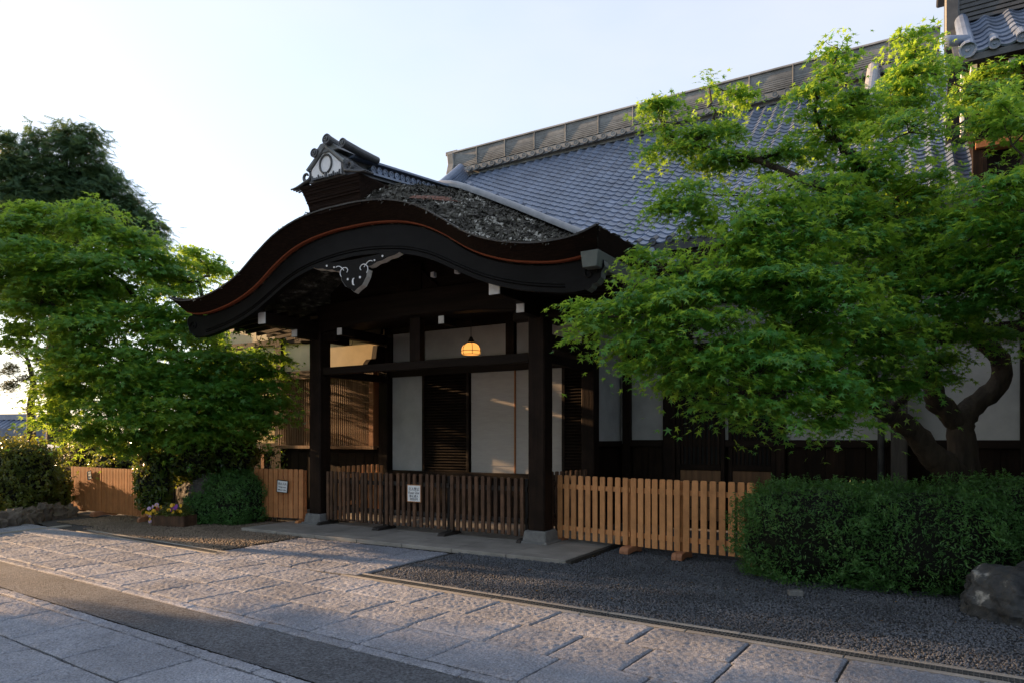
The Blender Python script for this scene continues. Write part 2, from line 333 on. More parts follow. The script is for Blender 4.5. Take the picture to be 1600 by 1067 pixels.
def tree(name, label, trunks, blobs, limb_from, mat, size, tmpl, per_area, spray_r, leaves, group=None, droop=0.6, cat='tree', twig=True, flat=0.28, bark=None, tier=0.0):
    root = empty(name, trunks[0][0][0]); tag(root, label, cat, group); bark = bark or m_bark
    for pts, rr in trunks:
        sp = spline(pts, 5 * (len(pts) - 1)); rad = [float(np.interp(i, np.linspace(0, len(sp) - 1, len(rr)), rr)) for i in range(len(sp))]
        MB().tube(sp, [r_ * random.uniform(.92, 1.1) for r_ in rad], 12, 0.09).build('trunk', bark, root, smooth=True)
    P, Nn, Dd, SC, T = sprays(blobs, per_area, spray_r, leaves, droop, flat, tier)
    lm = MB(); nodes = [(Vector(p), r) for p, r in limb_from]
    for (c, rad), sc in sorted(zip(blobs, SC), key=lambda t: min((Vector(t[0][0]) - q).length for q, r in nodes)):
        c = Vector(c); q, r = min(nodes, key=lambda t: (t[0] - c).length + (0.6 if t[0].z > c.z + 0.3 else 0) + 0.0 / t[1])
        r0 = max(0.010, min(r * 0.72, 0.07)); pts = wavy(q, c, 5, 0.06); rads = list(np.linspace(r0, max(0.006, r0 * 0.45), 6))
        lm.tube(pts, rads, 6, 0.08); nodes.append((c, r0 * 0.8)); nodes.append((pts[3], r0 * 0.85))
        if twig:
            for s in sc[::2]:
                b = pts[random.choice((3, 4, 5))]
                lm.tube(wavy(b, s, 3, 0.08), [0.007, 0.005, 0.004, 0.002], 3, cap=False)
    tag(lm.build('limbs', bark, root, smooth=True, fix=False), kind='stuff')
    sz = size * rng.uniform(0.7, 1.25, len(P))
    leaf_cloud('crown', P, Nn, Dd, sz, tmpl, mat, root, T)
    return root
def lump_mesh(name, c, rad, mat, sub=4, amp=0.12, freq=2.0, sq=1.0, flat_bottom=None):
    bm = bmesh.new(); bmesh.ops.create_icosphere(bm, subdivisions=sub, radius=1.0)
    from mathutils import noise
    off = Vector((random.uniform(-50, 50),) * 3)
    for v in bm.verts:
        d = v.co.normalized()
        if sq != 1.0: d = Vector([math.copysign(abs(t) ** sq, t) for t in d])
        k = 1 + amp * noise.noise(d * freq + off) + amp * 0.5 * noise.noise(d * freq * 2.3 + off) + amp * 0.25 * noise.noise(d * freq * 5 + off)
        v.co = Vector((c[0] + d.x * rad[0] * k, c[1] + d.y * rad[1] * k, c[2] + d.z * rad[2] * k))
        if flat_bottom is not None: v.co.z = max(v.co.z, flat_bottom)
    me = bpy.data.meshes.new(name); bm.to_mesh(me); bm.free(); me.materials.append(mat)
    return me
def shrub(name, label, lumps, n, size, mat, cat='bush', tmpl=T_OVAL, group=None, rough=0.06, sq=0.75, loc=None, core=True, shoots=0):
    root = empty(name, loc or (lumps[0][0][0], lumps[0][0][1], 0)); tag(root, label, cat, group)
    vol = [r[0] * r[1] + r[1] * r[2] + r[0] * r[2] for c, r in lumps]; tot = sum(vol)
    P, Nn, T = [], [], []
    for (c, r), v in zip(lumps, vol):
        if core: link('dark_core', lump_mesh('dark_core', c, [t * 0.86 for t in r], m_core, 3, 0.1, 2.0, sq, 0.0), root)  # added solid core that blocks the view through the leaves
        k = int(n * v / tot); u = unit(k); d = np.sign(u) * np.abs(u) ** sq
        from mathutils import noise
        off = Vector((random.uniform(-50, 50),) * 3)
        f = np.array([noise.noise(Vector(q) * 3.2 + off) for q in d]); g = np.array([noise.noise(Vector(q) * 9 + off) for q in d])
        rr = 1 + rough * 1.3 * f + rough * g + rng.normal(size=k) * 0.025 - 0.10 * rng.random(k) ** 2
        p = np.array(c) + d * np.array(r) * rr[:, None]
        ok = p[:, 2] > 0.01
        for (c2, r2) in lumps:
            if c2 is not c:
                q = np.abs((p - np.array(c2)) / np.array(r2)); ok &= (q ** (1 / sq * 1.2)).sum(1) > 0.75
        P.append(p[ok]); Nn.append((u / np.array(r) * min(r) + rng.normal(size=(k, 3)) * 0.65)[ok]); T.append(np.clip(0.5 + 0.5 * f + rng.normal(size=k) * 0.25, 0, 1)[ok])
    if shoots:
        A0 = np.concatenate(P); N0 = norm(np.concatenate(Nn)); pick = rng.integers(0, len(A0), shoots)
        dirs = norm(N0[pick] * .6 + np.array([0, 0, .9]) + rng.normal(size=(shoots, 3)) * .3); ln_ = rng.uniform(.04, .13, shoots) * size / .04
        for q_ in np.linspace(.2, 1, 9): P.append(A0[pick] + dirs * (ln_ * q_)[:, None] + rng.normal(size=(shoots, 3)) * size * .2); Nn.append(dirs + rng.normal(size=(shoots, 3)) * .8); T.append(np.clip(rng.normal(.85, .15, shoots), 0, 1))
    P = np.concatenate(P); Nn = np.concatenate(Nn); T = np.concatenate(T)
    D = unit(len(P)) + np.array([0, 0, 0.6])
    leaf_cloud('foliage', P, Nn, D, size * rng.uniform(0.6, 1.3, len(P)), tmpl, mat, root, T)
    return root

# ------------------------------------------------------------------ ground, street, path
SA = -0.0685
def st(s, t, z=0.0): return Vector((0.9977 * s + 0.0685 * t, SA * s + 0.9977 * t, z))
RZ_ST = math.atan2(SA, 0.9977)
xs = [-400, -120, -60, -34, -26, -21, -18, 0, 30, 120, 400]; zs = [-40, -18, -9, -5.0, -3.0, -1.2, -0.07, -0.07, -0.07, -0.07, -0.07]
ys = [-200, -40, 0, 10, 30, 80, 400]
g = MB().grid([[(x, y, z) for y in ys] for x, z in zip(xs, zs)]).build('ground', m_soil, smooth=False); tag(g, kind='structure')
def sheet(name, pts, z, mat):
    m = MB(); m.v = [(p[0], p[1], z) for p in pts]; m.f = [tuple(range(len(pts)))]
    o = m.build(name, mat, fix=False); tag(o, kind='structure'); return o
street = sheet('street', [st(-19, 0.2), st(6, 0.2), st(6, 5.52), st(-19, 5.52)], -0.022, m_mortar)
asph = sheet('asphalt_strip', [st(-19, 2.99), st(6, 2.99), st(6, 3.60), st(-19, 3.60)], -0.010, m_asph)
slab_cache = {}
from mathutils import noise
def slab(parent, cx, cy, ln, wd, th, rz, top, mat, name='paving_slab', bev=0.010, rough=0.0):
    key = (round(ln, 2), round(wd, 2), th, mat.name, random.randrange(2) if rough else 0)
    if key not in slab_cache:
        b = MB()
        if rough:      # bush-hammered top: a fine grid with pits, edges worn down
            nx, ny = max(4, int(ln / .0135)), max(4, int(wd / .0135)); o3 = Vector((random.uniform(-90, 90), random.uniform(-90, 90), 0)); G = []
            tx, ty = random.gauss(0, .003), random.gauss(0, .003)
            for a in range(nx + 1):
                row = []
                for c in range(ny + 1):
                    x, y = ln * (a / nx - .5), wd * (c / ny - .5); q = Vector((x, y, 0)) + o3
                    ed = min(ln / 2 - abs(x), wd / 2 - abs(y)); n1 = noise.noise(q * 24); n2 = noise.noise(q * 47); n3 = noise.noise(q * 5)
                    z = rough * (.75 * min(n1, .25) + .55 * n2 + .5 * n3) + tx * x + ty * y - .010 * max(0, 1 - ed / .016) ** 1.5 * (1 + .8 * n1)
                    j_ = .004 * n3 * (ed < .002); row.append((x + j_, y + j_, z))
                G.append(row)
            b.grid(G); rim = [G[a][0] for a in range(nx + 1)] + [G[nx][c] for c in range(1, ny + 1)] + [G[a][ny] for a in range(nx - 1, -1, -1)] + [G[0][c] for c in range(ny - 1, -1, -1)]
            b.grid([rim, [(x, y, -th) for x, y, z in rim]]); slab_cache[key] = b.mesh(name, mat, smooth=True, fix=False)
        else:
            n = 5; out = [(-ln / 2 + ln * i / 4, -wd / 2) for i in range(n)] + [(ln / 2, -wd / 2 + wd * i / 4) for i in range(1, 4)] + [(ln / 2 - ln * i / 4, wd / 2) for i in range(n)] + [(-ln / 2, wd / 2 - wd * i / 4) for i in range(1, 4)]
            out = [(x + random.uniform(-.004, .004), y + random.uniform(-.004, .004)) for x, y in out]
            b.prism(out, lambda x, y: (x, y, -th), lambda x, y: (x, y, 0)); slab_cache[key] = b.mesh(name, mat, bevel=bev)
    return link(name, slab_cache[key], parent, loc=(cx, cy, top), rot=(random.uniform(-.002, .002), random.uniform(-.002, .002), rz + (math.pi if random.random() < .5 else 0)))
def slab_row(parent, s0, s1, t0, t1, lens, mat=m_stone):
    s = s0 + random.uniform(0, .4)
    while s < s1:
        l = random.choice(lens); c = st(s + l / 2, (t0 + t1) / 2)
        slab(parent, c.x, c.y, l - .020, (t1 - t0) - .019, 0.05, RZ_ST, random.uniform(-.002, .002), mat, rough=.0125)
        s += l
for t0, t1, s0, s1 in ((3.61, 3.74, -15, 3.2), (3.74, 4.33, -15, 3.2), (4.33, 4.93, -15, 3.2), (4.93, 5.50, -15, 3.2)):
    slab_row(street, s0, s1, t0, t1, (0.95, 1.1, 1.25) if t1 - t0 < .2 else (0.6, 0.7, 0.8, 0.9))
for t0, t1 in ((2.85, 2.98), (2.25, 2.85), (1.65, 2.25), (1.05, 1.65), (0.45, 1.05)):
    slab_row(street, -13, -0.5, t0, t1, (0.95, 1.1, 1.25) if t1 - t0 < .2 else (0.7, 0.8, 0.9))
# path to the porch
path = sheet('path', [(-8.60, 5.95), (-5.62, 5.85), (-5.52, 7.88), (-8.62, 7.88)], -0.021, m_mortar)
x = -8.55
for wd in (0.62, 0.55, 0.62, 0.58, 0.55):
    y = 6.02 - random.uniform(0, .3) * 0 - 0.02
    for l in random.choice(((0.70, 0.62, 0.52), (0.50, 0.78, 0.56), (0.62, 0.55, 0.67))):
        slab(path, x + wd / 2, y + l / 2, wd - .022, l - .022, 0.05, R(0.0), random.uniform(-.004, .004), m_stone, rough=.0135); y += l
    x += wd
# gravel
gb = sheet('gravel_bed', [(-5.52, 5.93), (6, 5.12), (6, 12.0), (-3.7, 12.0), (-3.7, 7.93), (-5.52, 7.93)], -0.016, m_gravel)
gb2 = sheet('gravel_bed', [(-13.4, 6.45), (-8.63, 6.12), (-8.63, 7.93), (-10.1, 7.93), (-10.1, 12), (-17.5, 12), (-16, 7.0)], -0.016, m_gravel)
T_OCT = (np.array([(1, 0, 0), (-.9, .2, 0), (.1, .85, .1), (-.1, -.9, 0), (0, .1, .75), (0, 0, -.7)], float), np.array([(0, 2, 4), (2, 1, 4), (1, 3, 4), (3, 0, 4), (2, 0, 5), (1, 2, 5), (3, 1, 5), (0, 3, 5)]))
def pebbles(name, label, n, fn, mat, smin=.008, smax=.019):
    p = fn(n); p = p[:n]; k = len(p)
    s = smin + (smax - smin) * rng.random(k) ** 2
    P = np.column_stack([p, -0.012 + rng.random(k) * 0.014])
    o = leaf_cloud(name, P, unit(k) * 0.6 + np.array([0, 0, 1.0]), unit(k), s, T_OCT, mat, None); tag(o, label, 'gravel', kind='stuff')
def right_pts(n):
    p = np.column_stack([rng.uniform(-5.52, 3.2, 3 * n), rng.uniform(5.3, 9.8, 3 * n)])
    t = p[:, 1] * .9977 + p[:, 0] * .0685; ok = (t > 5.70) & ~((p[:, 0] < -3.74) & (p[:, 1] > 7.90)) & (p[:, 1] < 9.6 - 0.2 * (p[:, 0] + 3.7)) & ~((p[:, 0] > -1.0) & (p[:, 1] > 8.6))
    return p[ok]
def left_pts(n):
    p = np.column_stack([rng.uniform(-14.3, -8.64, 4 * n), rng.uniform(6.1, 9.2, 4 * n)])
    t = p[:, 1] * .9977 + p[:, 0] * .0685; ok = (t > 5.72) & ~((p[:, 0] > -10.1) & (p[:, 1] > 7.9)) & ~((p[:, 0] < -12.8) & (p[:, 1] < 6.9))
    return p[ok]
pebbles('gravel', 'grey gravel between the porch, pale fences and drain', 75000, right_pts, m_pebble, .007, .016)
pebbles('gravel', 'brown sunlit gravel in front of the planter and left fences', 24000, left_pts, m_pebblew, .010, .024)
# drains
def drain(s0, s1, t0, label, single):
    c = st(s0, t0); root = empty('drain', (c.x, c.y, 0), RZ_ST); tag(root, label, 'drain', 'drain channels along the street'); L = s1 - s0
    for y0, y1 in ((-.115, -.062), (.062, .115)):
        x = 0
        while x < L:
            l = min(random.choice((1.0, 1.2)), L - x)
            link('edge_stone', MB().box(x + .004, x + l - .004, y0, y1, -.05, .002).mesh('edge_stone', m_smooth, bevel=.006), root, local=True); x += l
    for y in (-.056, .0, .056): link('rail', MB().box(0, L, y - .004, y + .004, -.02, -.002).mesh('rail', m_metal), root, local=True)
    link('channel', MB().box(0, L, -.061, .061, -.06, -.055).mesh('channel', m_black), root, local=True)
    if single:
        me = MB().box(-.0035, .0035, -.055, .055, -.02, -.004).mesh('bar', m_metal)
        for i in range(int(L / .032)): link('bar', me, root, local=True, loc=(.016 + i * .032, 0, 0))
    else:
        m = MB()
        for i in range(int(L / .032)): m.box(.016 + i * .032 - .0035, .016 + i * .032 + .0035, -.055, .055, -.02, -.004)
        tag(link('bars', m.mesh('bars', m_metal, fix=False), root, local=True), kind='stuff')
drain(-6.22, 1.3, 5.62, 'long narrow drain grate between gravel and street in front of pale fence', True)
drain(-12.95, -8.75, 5.62, 'narrow drain grate with pale stone edges left of the stone path', False)
ke = empty('kerb', (-13.5, 5.6, 0)); tag(ke, 'pale kerb stones at the far left end of the street', 'kerb')
for i in range(3):
    p = Vector((-13.30, 5.50, 0)).lerp(Vector((-13.45, 6.75, 0)), i / 3); slab(ke, p.x - .02, p.y + .2, .16, .40, .06, R(6), .012, m_smooth, 'kerb_stone')
sb = empty('stone_block', (0, 0, 0)); bpy.data.objects.remove(sb)
p = atD(1243, 924, 6.98); o = MB().box(-.07, .07, -.04, .04, 0, .06).build('stone_block', m_base, bevel=.008); o.location = (p.x, p.y, -.005); o.rotation_euler = (0, 0, .4)
tag(o, 'small grey stone block lying on gravel before the clipped hedge', 'stone')

# ------------------------------------------------------------------ main hall
hall = empty('temple_hall', (-5, 12.1, 0)); tag(hall, 'large hall with grey tiled roof and white plaster walls behind the maple', 'building')
YE, ZE, YR = 10.8, 4.79, 17.9
XL, XR = -12.6, 3.3
def roof_z(y): t = y - YE; return ZE + .58 * t + .0202 * t * t
def roof_pt(x, y, h=0.0):
    sl = .58 + .0404 * (y - YE); n = 1 / math.sqrt(1 + sl * sl); return Vector((x, y - sl * n * h, roof_z(y) + n * h))
yy = list(np.linspace(YE, YR, 15))
deck = MB().grid([[roof_pt(x, y, -.04) for x in (XL, XR)] for y in yy]); deck.grid([[roof_pt(x, y, -.16) for x in (XL, XR)] for y in yy])
deck.grid([[(XL, 2 * YR - y, roof_z(y) - .05), (XR, 2 * YR - y, roof_z(y) - .05)] for y in yy])
deck.grid([[(XL, YE, roof_z(YE) - .16), (XR, YE, roof_z(YE) - .16)], [(XL, YE - .02, roof_z(YE) - .03), (XR, YE - .02, roof_z(YE) - .03)]])
roof = deck.build('roof', m_tiled, hall, fix=False)
gab = MB(); gab.v = [tuple(roof_pt(XL + .12, y, -.17)) for y in yy] + [(XL + .12, 2 * YR - YE, ZE - .2)]; gab.f = [tuple(range(len(gab.v)))]
gab.build('gable_wall', m_plaster, hall, fix=False)
TW, TL = .28, .24
prof = [(0, .034), (.07, .02), (.18, .0), (.34, -.014), (.52, -.012), (.68, .004), (.80, .030), (.90, .044), (1.0, .036)]
tm = MB(); tm.grid([[(u * TW, -.02, h + .022) for u, h in prof], [(u * TW, TL + .03, h - .004) for u, h in prof]])
tm.grid([[(u * TW, -.02, h - .004) for u, h in prof], [(u * TW, -.02, h + .022) for u, h in prof]])
tile_me = tm.mesh('roof_tile', m_tile, smooth=False, fix=False)
import bisect
# arc length rows
arc = [0.0]; Yf = list(np.linspace(YE, YR, 400))
for i in range(1, 400): arc.append(arc[-1] + math.hypot(Yf[i] - Yf[i - 1], roof_z(Yf[i]) - roof_z(Yf[i - 1])))
nrow = int(arc[-1] / TL); ncol = int((XR - XL) / TW)
single = 0; V0 = np.array(tm.v); F0 = np.array([f for f in tm.f]); PV, PF = [], []
for r in range(nrow):
    y = float(np.interp(r * TL, arc, Yf)); sl = math.atan(.58 + .0404 * (y - YE)); zc = roof_z(y)
    for c in range(ncol):
        x = XL + c * TW
        if x < -9.6 and y < 13.0: pass
        if -6.6 < x < -0.95 and r < 15 and single < 300:
            o = link('tile', tile_me, roof, loc=(x, y, zc), rot=(sl + random.gauss(0, .008), random.gauss(0, .006), random.gauss(0, .006))); single += 1
        else:
            a = sl + random.gauss(0, .008); ca, sa = math.cos(a), math.sin(a)
            v = V0 @ np.array([[1, 0, 0], [0, ca, sa], [0, -sa, ca]]) + np.array([x, y, zc])
            PF.append(F0 + sum(0 for _ in ()) + len(PV) * len(V0)); PV.append(v)
def mass(name, PV, PF, mat, parent):
    me = bpy.data.meshes.new(name); V = np.concatenate(PV); Fc = np.concatenate(PF)
    me.from_pydata(V.tolist(), [], Fc.tolist()); me.materials.append(mat)
    o = link(name, me, parent); tag(o, kind='stuff'); return o
mass('tiles', PV, PF, m_tile, roof)
def disc(mb, c, ax, r, n=14, th=.03, rim=True):     # a tile end: rim ring and recessed face, ax is the outward direction
    c = Vector(c); ax = Vector(ax).normalized(); a = ax.cross(Vector((0, 0, 1))).normalized(); b = a.cross(ax)
    rings = [(r, -th), (r, 0), (r * .78, 0), (r * .74, -.012), (r * .28, -.012), (r * .22, .0)]
    base = len(mb.v)
    for rr, h in rings:
        for k in range(n):
            t = 2 * math.pi * k / n; mb.v.append(tuple(c + ax * h + a * (rr * math.cos(t)) + b * (rr * math.sin(t))))
    for i in range(len(rings) - 1):
        for k in range(n): mb.f.append((base + i * n + k, base + i * n + (k + 1) % n, base + (i + 1) * n + (k + 1) % n, base + (i + 1) * n + k))
    mb.f.append(tuple(base + (len(rings) - 1) * n + k for k in range(n)))
dm = MB(); disc(dm, (0, 0, 0), (0, -1, 0), .062); dm.tube([(0, .02, 0), (0, .20, .10)], [.055, .05], 10, cap=False)
eave_disc = dm.mesh('eave_tile_end', m_tiled, smooth=False)
for c in range(ncol): link('eave_tile_end', eave_disc, roof, loc=(XL + (c + .9) * TW, YE - .045, ZE + .015))
# ridge
rg = MB().box(XL + .1, .45, YR - .20, YR + .20, 9.80, 10.0).box(XL + .05, .5, YR - .16, YR + .16, 10.0, 10.12)
z = 10.14
ridge = rg.build('ridge', m_ridge, hall)
k = 0
while z < 10.62:
    l = MB(); l.box(XL + .05, .5, YR - .175 + .004 * k, YR + .175 - .004 * k, z, z + .034).box(XL + .05, .5, YR - .15, YR + .15, z + .034, z + .052)
    l.build('ridge_course', m_ridge, ridge, fix=False); z += .052; k += 1
MB().prism([(YR + .19 * math.cos(a), 10.64 + .10 * math.sin(a)) for a in np.linspace(0, math.pi, 9)], lambda a, b: (XL, a, b), lambda a, b: (.52, a, b)).build('ridge_cap', m_ridge, ridge)
rd = MB(); disc(rd, (0, 0, 0), (0, -1, 0), .085); rd.tube([(0, .01, 0), (0, .14, .0)], [.075, .075], 12, cap=False); rdm = rd.mesh('ridge_tile_end', m_ridge)
x = XL + .75
while x < .4: link('ridge_tile_end', rdm, ridge, loc=(x, YR - .37, 9.95)); x += TW
MB().grid([[(XL + .6, YR - .34, 9.86), (.45, YR - .34, 9.86)], [(XL + .6, YR - .15, 10.03), (.45, YR - .15, 10.03)]]).build('ridge_skirt', m_ridge, ridge, fix=False)
x = XL + .9
while x < .3: bx('ridge_strap', m_ridge, ridge, x, x + .022, YR - .19, YR - .10, 10.14, 10.66); x += 1.02
oni = MB().prism([(-.30, 9.35), (-.34, 9.6), (-.22, 9.75), (-.30, 10.0), (-.20, 10.3), (-.26, 10.62), (.26, 10.62), (.20, 10.3), (.30, 10.0), (.22, 9.75), (.34, 9.6), (.30, 9.35)], lambda a, b: (XL - .18, YR + a, b), lambda a, b: (XL + .06, YR + a, b))
oni.box(XL - .36, XL + .1, YR - .08, YR + .08, 10.66, 10.78); oni.build('ridge_end_tile', m_ridge, ridge, bevel=.02)
def descend(x0, x1, y0, y1, h, mat, name='descending_ridge'):
    ya = np.linspace(y0, y1, 12); m = MB(); n = 5
    for k in range(n):
        a, b = h * k / n, h * (k + .8) / n; d = .012 * k
        m.grid([[roof_pt(x0 + d, y, a), roof_pt(x0 + d, y, b), roof_pt(x1 - d, y, b), roof_pt(x1 - d, y, a)] for y in ya])
    r = (x1 - x0) * .36; xc = (x0 + x1) / 2
    m.grid([[roof_pt(xc + r * math.cos(t), y, h - .02 + r * math.sin(t)) for t in np.linspace(0, math.pi, 8)] for y in ya])
    q = [roof_pt(x0, y0, -.02), roof_pt(x1, y0, -.02), roof_pt(x1 - .05, y0, h + .08), roof_pt(x0 + .05, y0, h + .08)]
    b0 = len(m.v); m.v += [tuple(t) for t in q]; m.f.append((b0, b0 + 1, b0 + 2, b0 + 3))
    return m.build(name, mat, hall, fix=False)
descend(XL + .30, XL + .66, YE + .5, YR - .2, .34, m_tile)
descend(-.95, -.62, 15.6, YR - .2, .34, m_tilet)
mv = MB(); ya = np.linspace(YE, YR, 14); mv.grid([[roof_pt(XL + .02 + .07 * math.cos(t), y, .03 + .07 * math.sin(t)) for t in np.linspace(0, math.pi, 7)] for y in ya]); mv.build('verge_roll', m_tile, hall, fix=False)
# eave underside, fascia and rafters
bx('eave_fascia', m_woodx, hall, XL + .1, XR, YE + .05, YE + .13, ZE - .30, ZE - .13)
MB().grid([[roof_pt(XL + .1, y, -.20), roof_pt(XR, y, -.20)] for y in np.linspace(YE + .14, 12.4, 4)]).build('eave_boards', m_woody, hall, fix=False)
raf = MB().hexa([(-.035, .20, -.02), (.035, .20, -.02), (.035, 1.5, .76), (-.035, 1.5, .76)], [(-.035, .20, .06), (.035, .20, .06), (.035, 1.5, .84), (-.035, 1.5, .84)]).mesh('rafter', m_woody)
x = -4.2
while x < XR - .1: link('rafter', raf, hall, loc=(x, YE, ZE - .26)); x += .46
# walls right of the porch
YW = 12.1
def wx(px): return atY(px, 688, YW).x
bx('wall', m_plaster, hall, -4.86, 3.3, YW + .06, YW + .14, 1.50, 5.2, bevel=0)
bx('wall_base', m_boards, hall, -4.86, 3.3, YW + .07, YW + .14, 0, 1.50, bevel=0)
bx('side_wall', m_plaster, hall, -4.86, -4.76, 11.05, YW + .055, 1.50, 3.6, bevel=0)
bx('side_wall_base', m_boards, hall, -4.85, -4.765, 11.05, YW + .065, 0, 1.50, bevel=0)
bx('sill', m_woodx, hall, -4.7, 3.3, YW - .02, YW + .05, 1.46, 1.58)
bx('sill', m_woody, hall, -4.76, -4.70, 11.05, YW - .03, 1.46, 1.56)
for a, b in ((974, 986), (1037, 1056), (1213, 1227), (1594, 1612)):
    bx('post', m_wood, hall, wx(a), wx(b), YW - .06, YW + .055, 0, 4.7, bevel=.01)
bx('lintel', m_woodx, hall, wx(986), 3.3, YW - .05, YW + .055, 3.05, 3.28); bx('lintel', m_woodx, hall, wx(986), 3.3, YW - .04, YW + .055, 3.95, 4.12)
x = wx(1230)
while x < 3.2:
    bx('wainscot_board', m_boards, hall, x, x + .285, YW + .03, YW + .068, .10, 1.455, bevel=.004); x += .29
for xx in (wx(988), wx(1012)): bx('wainscot_board', m_boards, hall, xx, xx + .29, YW + .03, YW + .068, .10, 1.455)
bx('window_bay', m_wood, hall, wx(1290), wx(1385), YW - .16, YW + .05, 2.1, 2.62)
# sliding lattice doors
for a, b in ((1056, 1134), (1136, 1213)):
    x0, x1 = wx(a) + .02, wx(b) - .01; yd = YW - .02 + (.04 if a > 1100 else 0)
    door = MB().box(x0, x0 + .07, yd - .02, yd + .02, .02, 3.05).box(x1 - .07, x1, yd - .02, yd + .02, .02, 3.05).box(x0 + .07, x1 - .07, yd - .018, yd + .018, 1.05, 1.15).box(x0 + .07, x1 - .07, yd - .018, yd + .018, .02, .16).build('door', m_wood, hall, bevel=.004)
    bx('pane', M('dark_pane', (.006, .008, .009), (.012, .015, .017), 5, .5, spec=.15), door, x0 + .07, x1 - .07, yd + .022, yd + .03, 1.15, 3.05, bevel=0)
    n = 9
    for i in range(n):
        xx = x0 + .07 + (x1 - x0 - .14) * (i + .5) / n; bx('slat', m_wood, door, xx - .02, xx + .02, yd - .014, yd + .014, 1.15, 3.05, bevel=.003)
    for i in range(4):
        zz = .165 + i * .222; bx('panel_board', m_lat, door, x0 + .07, x1 - .07, yd - .006 - .002 * (i % 2), yd + .012, zz, zz + .212, bevel=.005)
    for zz in (1.55, 2.3): bx('lattice_rail', m_wood, door, x0 + .07, x1 - .07, yd - .003, yd + .011, zz, zz + .035, bevel=0)
o = empty('wall_box', (0, 0, 0)); bpy.data.objects.remove(o)
p = atY(1228, 676, YW); ib = MB().box(-.055, .055, -.04, 0, -.085, .085).build('door_intercom', m_sign, bevel=.012); ib.location = (p.x + .01, YW + .055, 1.72); tag(ib, 'small white intercom box on plaster beside the lattice door', 'intercom')
link('speaker_grille', MB().box(-.03, .03, -.046, -.039, -.05, 0).mesh('speaker_grille', m_post2), ib, local=True); link('camera_eye', MB().tube([(0, -.05, .045), (0, -.038, .045)], [.02, .024], 10).mesh('camera_eye', m_black), ib, local=True)
pp = atY(1405, 750, 11.85); wp = MB().box(-.11, .11, -.11, .11, 0, 2.9).build('timber_post', m_post2, bevel=.015); wp.location = (pp.x, 11.85, 0); tag(wp, 'grey weathered square timber post behind the leaning maple trunk', 'post')
dp = atY(1377, 700, 11.9); o = MB().tube([(0, 0, 0), (0, 0, 4.5)], [.05, .05], 10).build('downpipe', m_tiled, smooth=True); o.location = (dp.x, 11.85, 0); tag(o, 'dark round downpipe against the white plaster wall', 'pipe')
# unseen wing added past the right edge to keep sky light off the walls
bx('shade_wing_base', m_boards, hall, 2.72, 2.80, 6.4, 12.0, 0, 1.5, bevel=0); bx('shade_wing_wall', m_plaster, hall, 2.73, 2.81, 6.4, 12.0, 1.5, 4.4, bevel=0)
for yv in (6.4, 8.2, 10.0, 11.8): bx('shade_wing_post', m_wood, hall, 2.64, 2.85, yv, yv + .18, 0, 4.4)
bx('shade_wing_rail', m_woody, hall, 2.66, 2.84, 6.4, 12.0, 2.9, 3.08); bx('shade_wing_rail', m_woody, hall, 2.66, 2.84, 6.4, 12.0, 1.44, 1.56)
MB().hexa([(2.0, 5.8, 4.15), (3.8, 5.8, 5.1), (3.8, 11.0, 5.1), (2.0, 11.0, 4.15)], [(2.0, 5.8, 4.3), (3.8, 5.8, 5.25), (3.8, 11.0, 5.25), (2.0, 11.0, 4.3)]).build('shade_wing_roof', m_tile, hall)
# wall left of the porch
YL = 10.95
def lx(px): return atY(px, 688, YL).x
bx('wall', m_cream, hall, -15.2, -9.62, YL + .05, YL + .13, 1.42, 4.3, bevel=0)
bx('wall_base', m_boards, hall, -15.2, -9.62, YL + .06, YL + .13, 0, 1.42, bevel=0)
bx('sill', m_woodx, hall, -15.2, lx(440), YL - .03, YL + .045, 1.30, 1.50)
bx('lintel', m_woodx, hall, -15.2, -9.6, YL - .03, YL + .045, 3.02, 3.14)
bx('head_rail', m_woodx, hall, -15.2, -9.6, YL - .02, YL + .045, 3.78, 3.90)
for px in (340, 437): bx('post', m_wood, hall, lx(px) - .11, lx(px) + .11, YL - .06, YL + .06, 0, 4.3, bevel=.01)
for px in (365, 410): bx('stud', m_jamb, hall, lx(px) - .05, lx(px) + .05, YL + .0, YL + .058, 0, 1.295)
x = -15.1
while x < -9.75: bx('wainscot_board', m_boards, hall, x, x + .245, YL + .02, YL + .058, .05, 1.29); x += .25
lat = bx('lattice_window', m_lat, hall, lx(441), lx(592), YL - .17, YL - .05, 2.93, 3.01)
bx('lower_rail', m_lat, lat, lx(441), lx(592), YL - .17, YL - .05, 1.38, 1.45)
bx('jamb', m_jamb, lat, lx(585), lx(592), YL - .175, YL - .0, 1.452, 2.928)
bx('backing', m_woody, lat, lx(441), lx(585), YL - .05, YL - .03, 1.45, 2.93, bevel=0)
sm = MB().box(-.014, .014, -.02, .02, 1.452, 2.928).mesh('slat', m_lat)
x = lx(443)
while x < lx(584): link('slat', sm, lat, loc=(x, YL - .12, 0)); x += .056
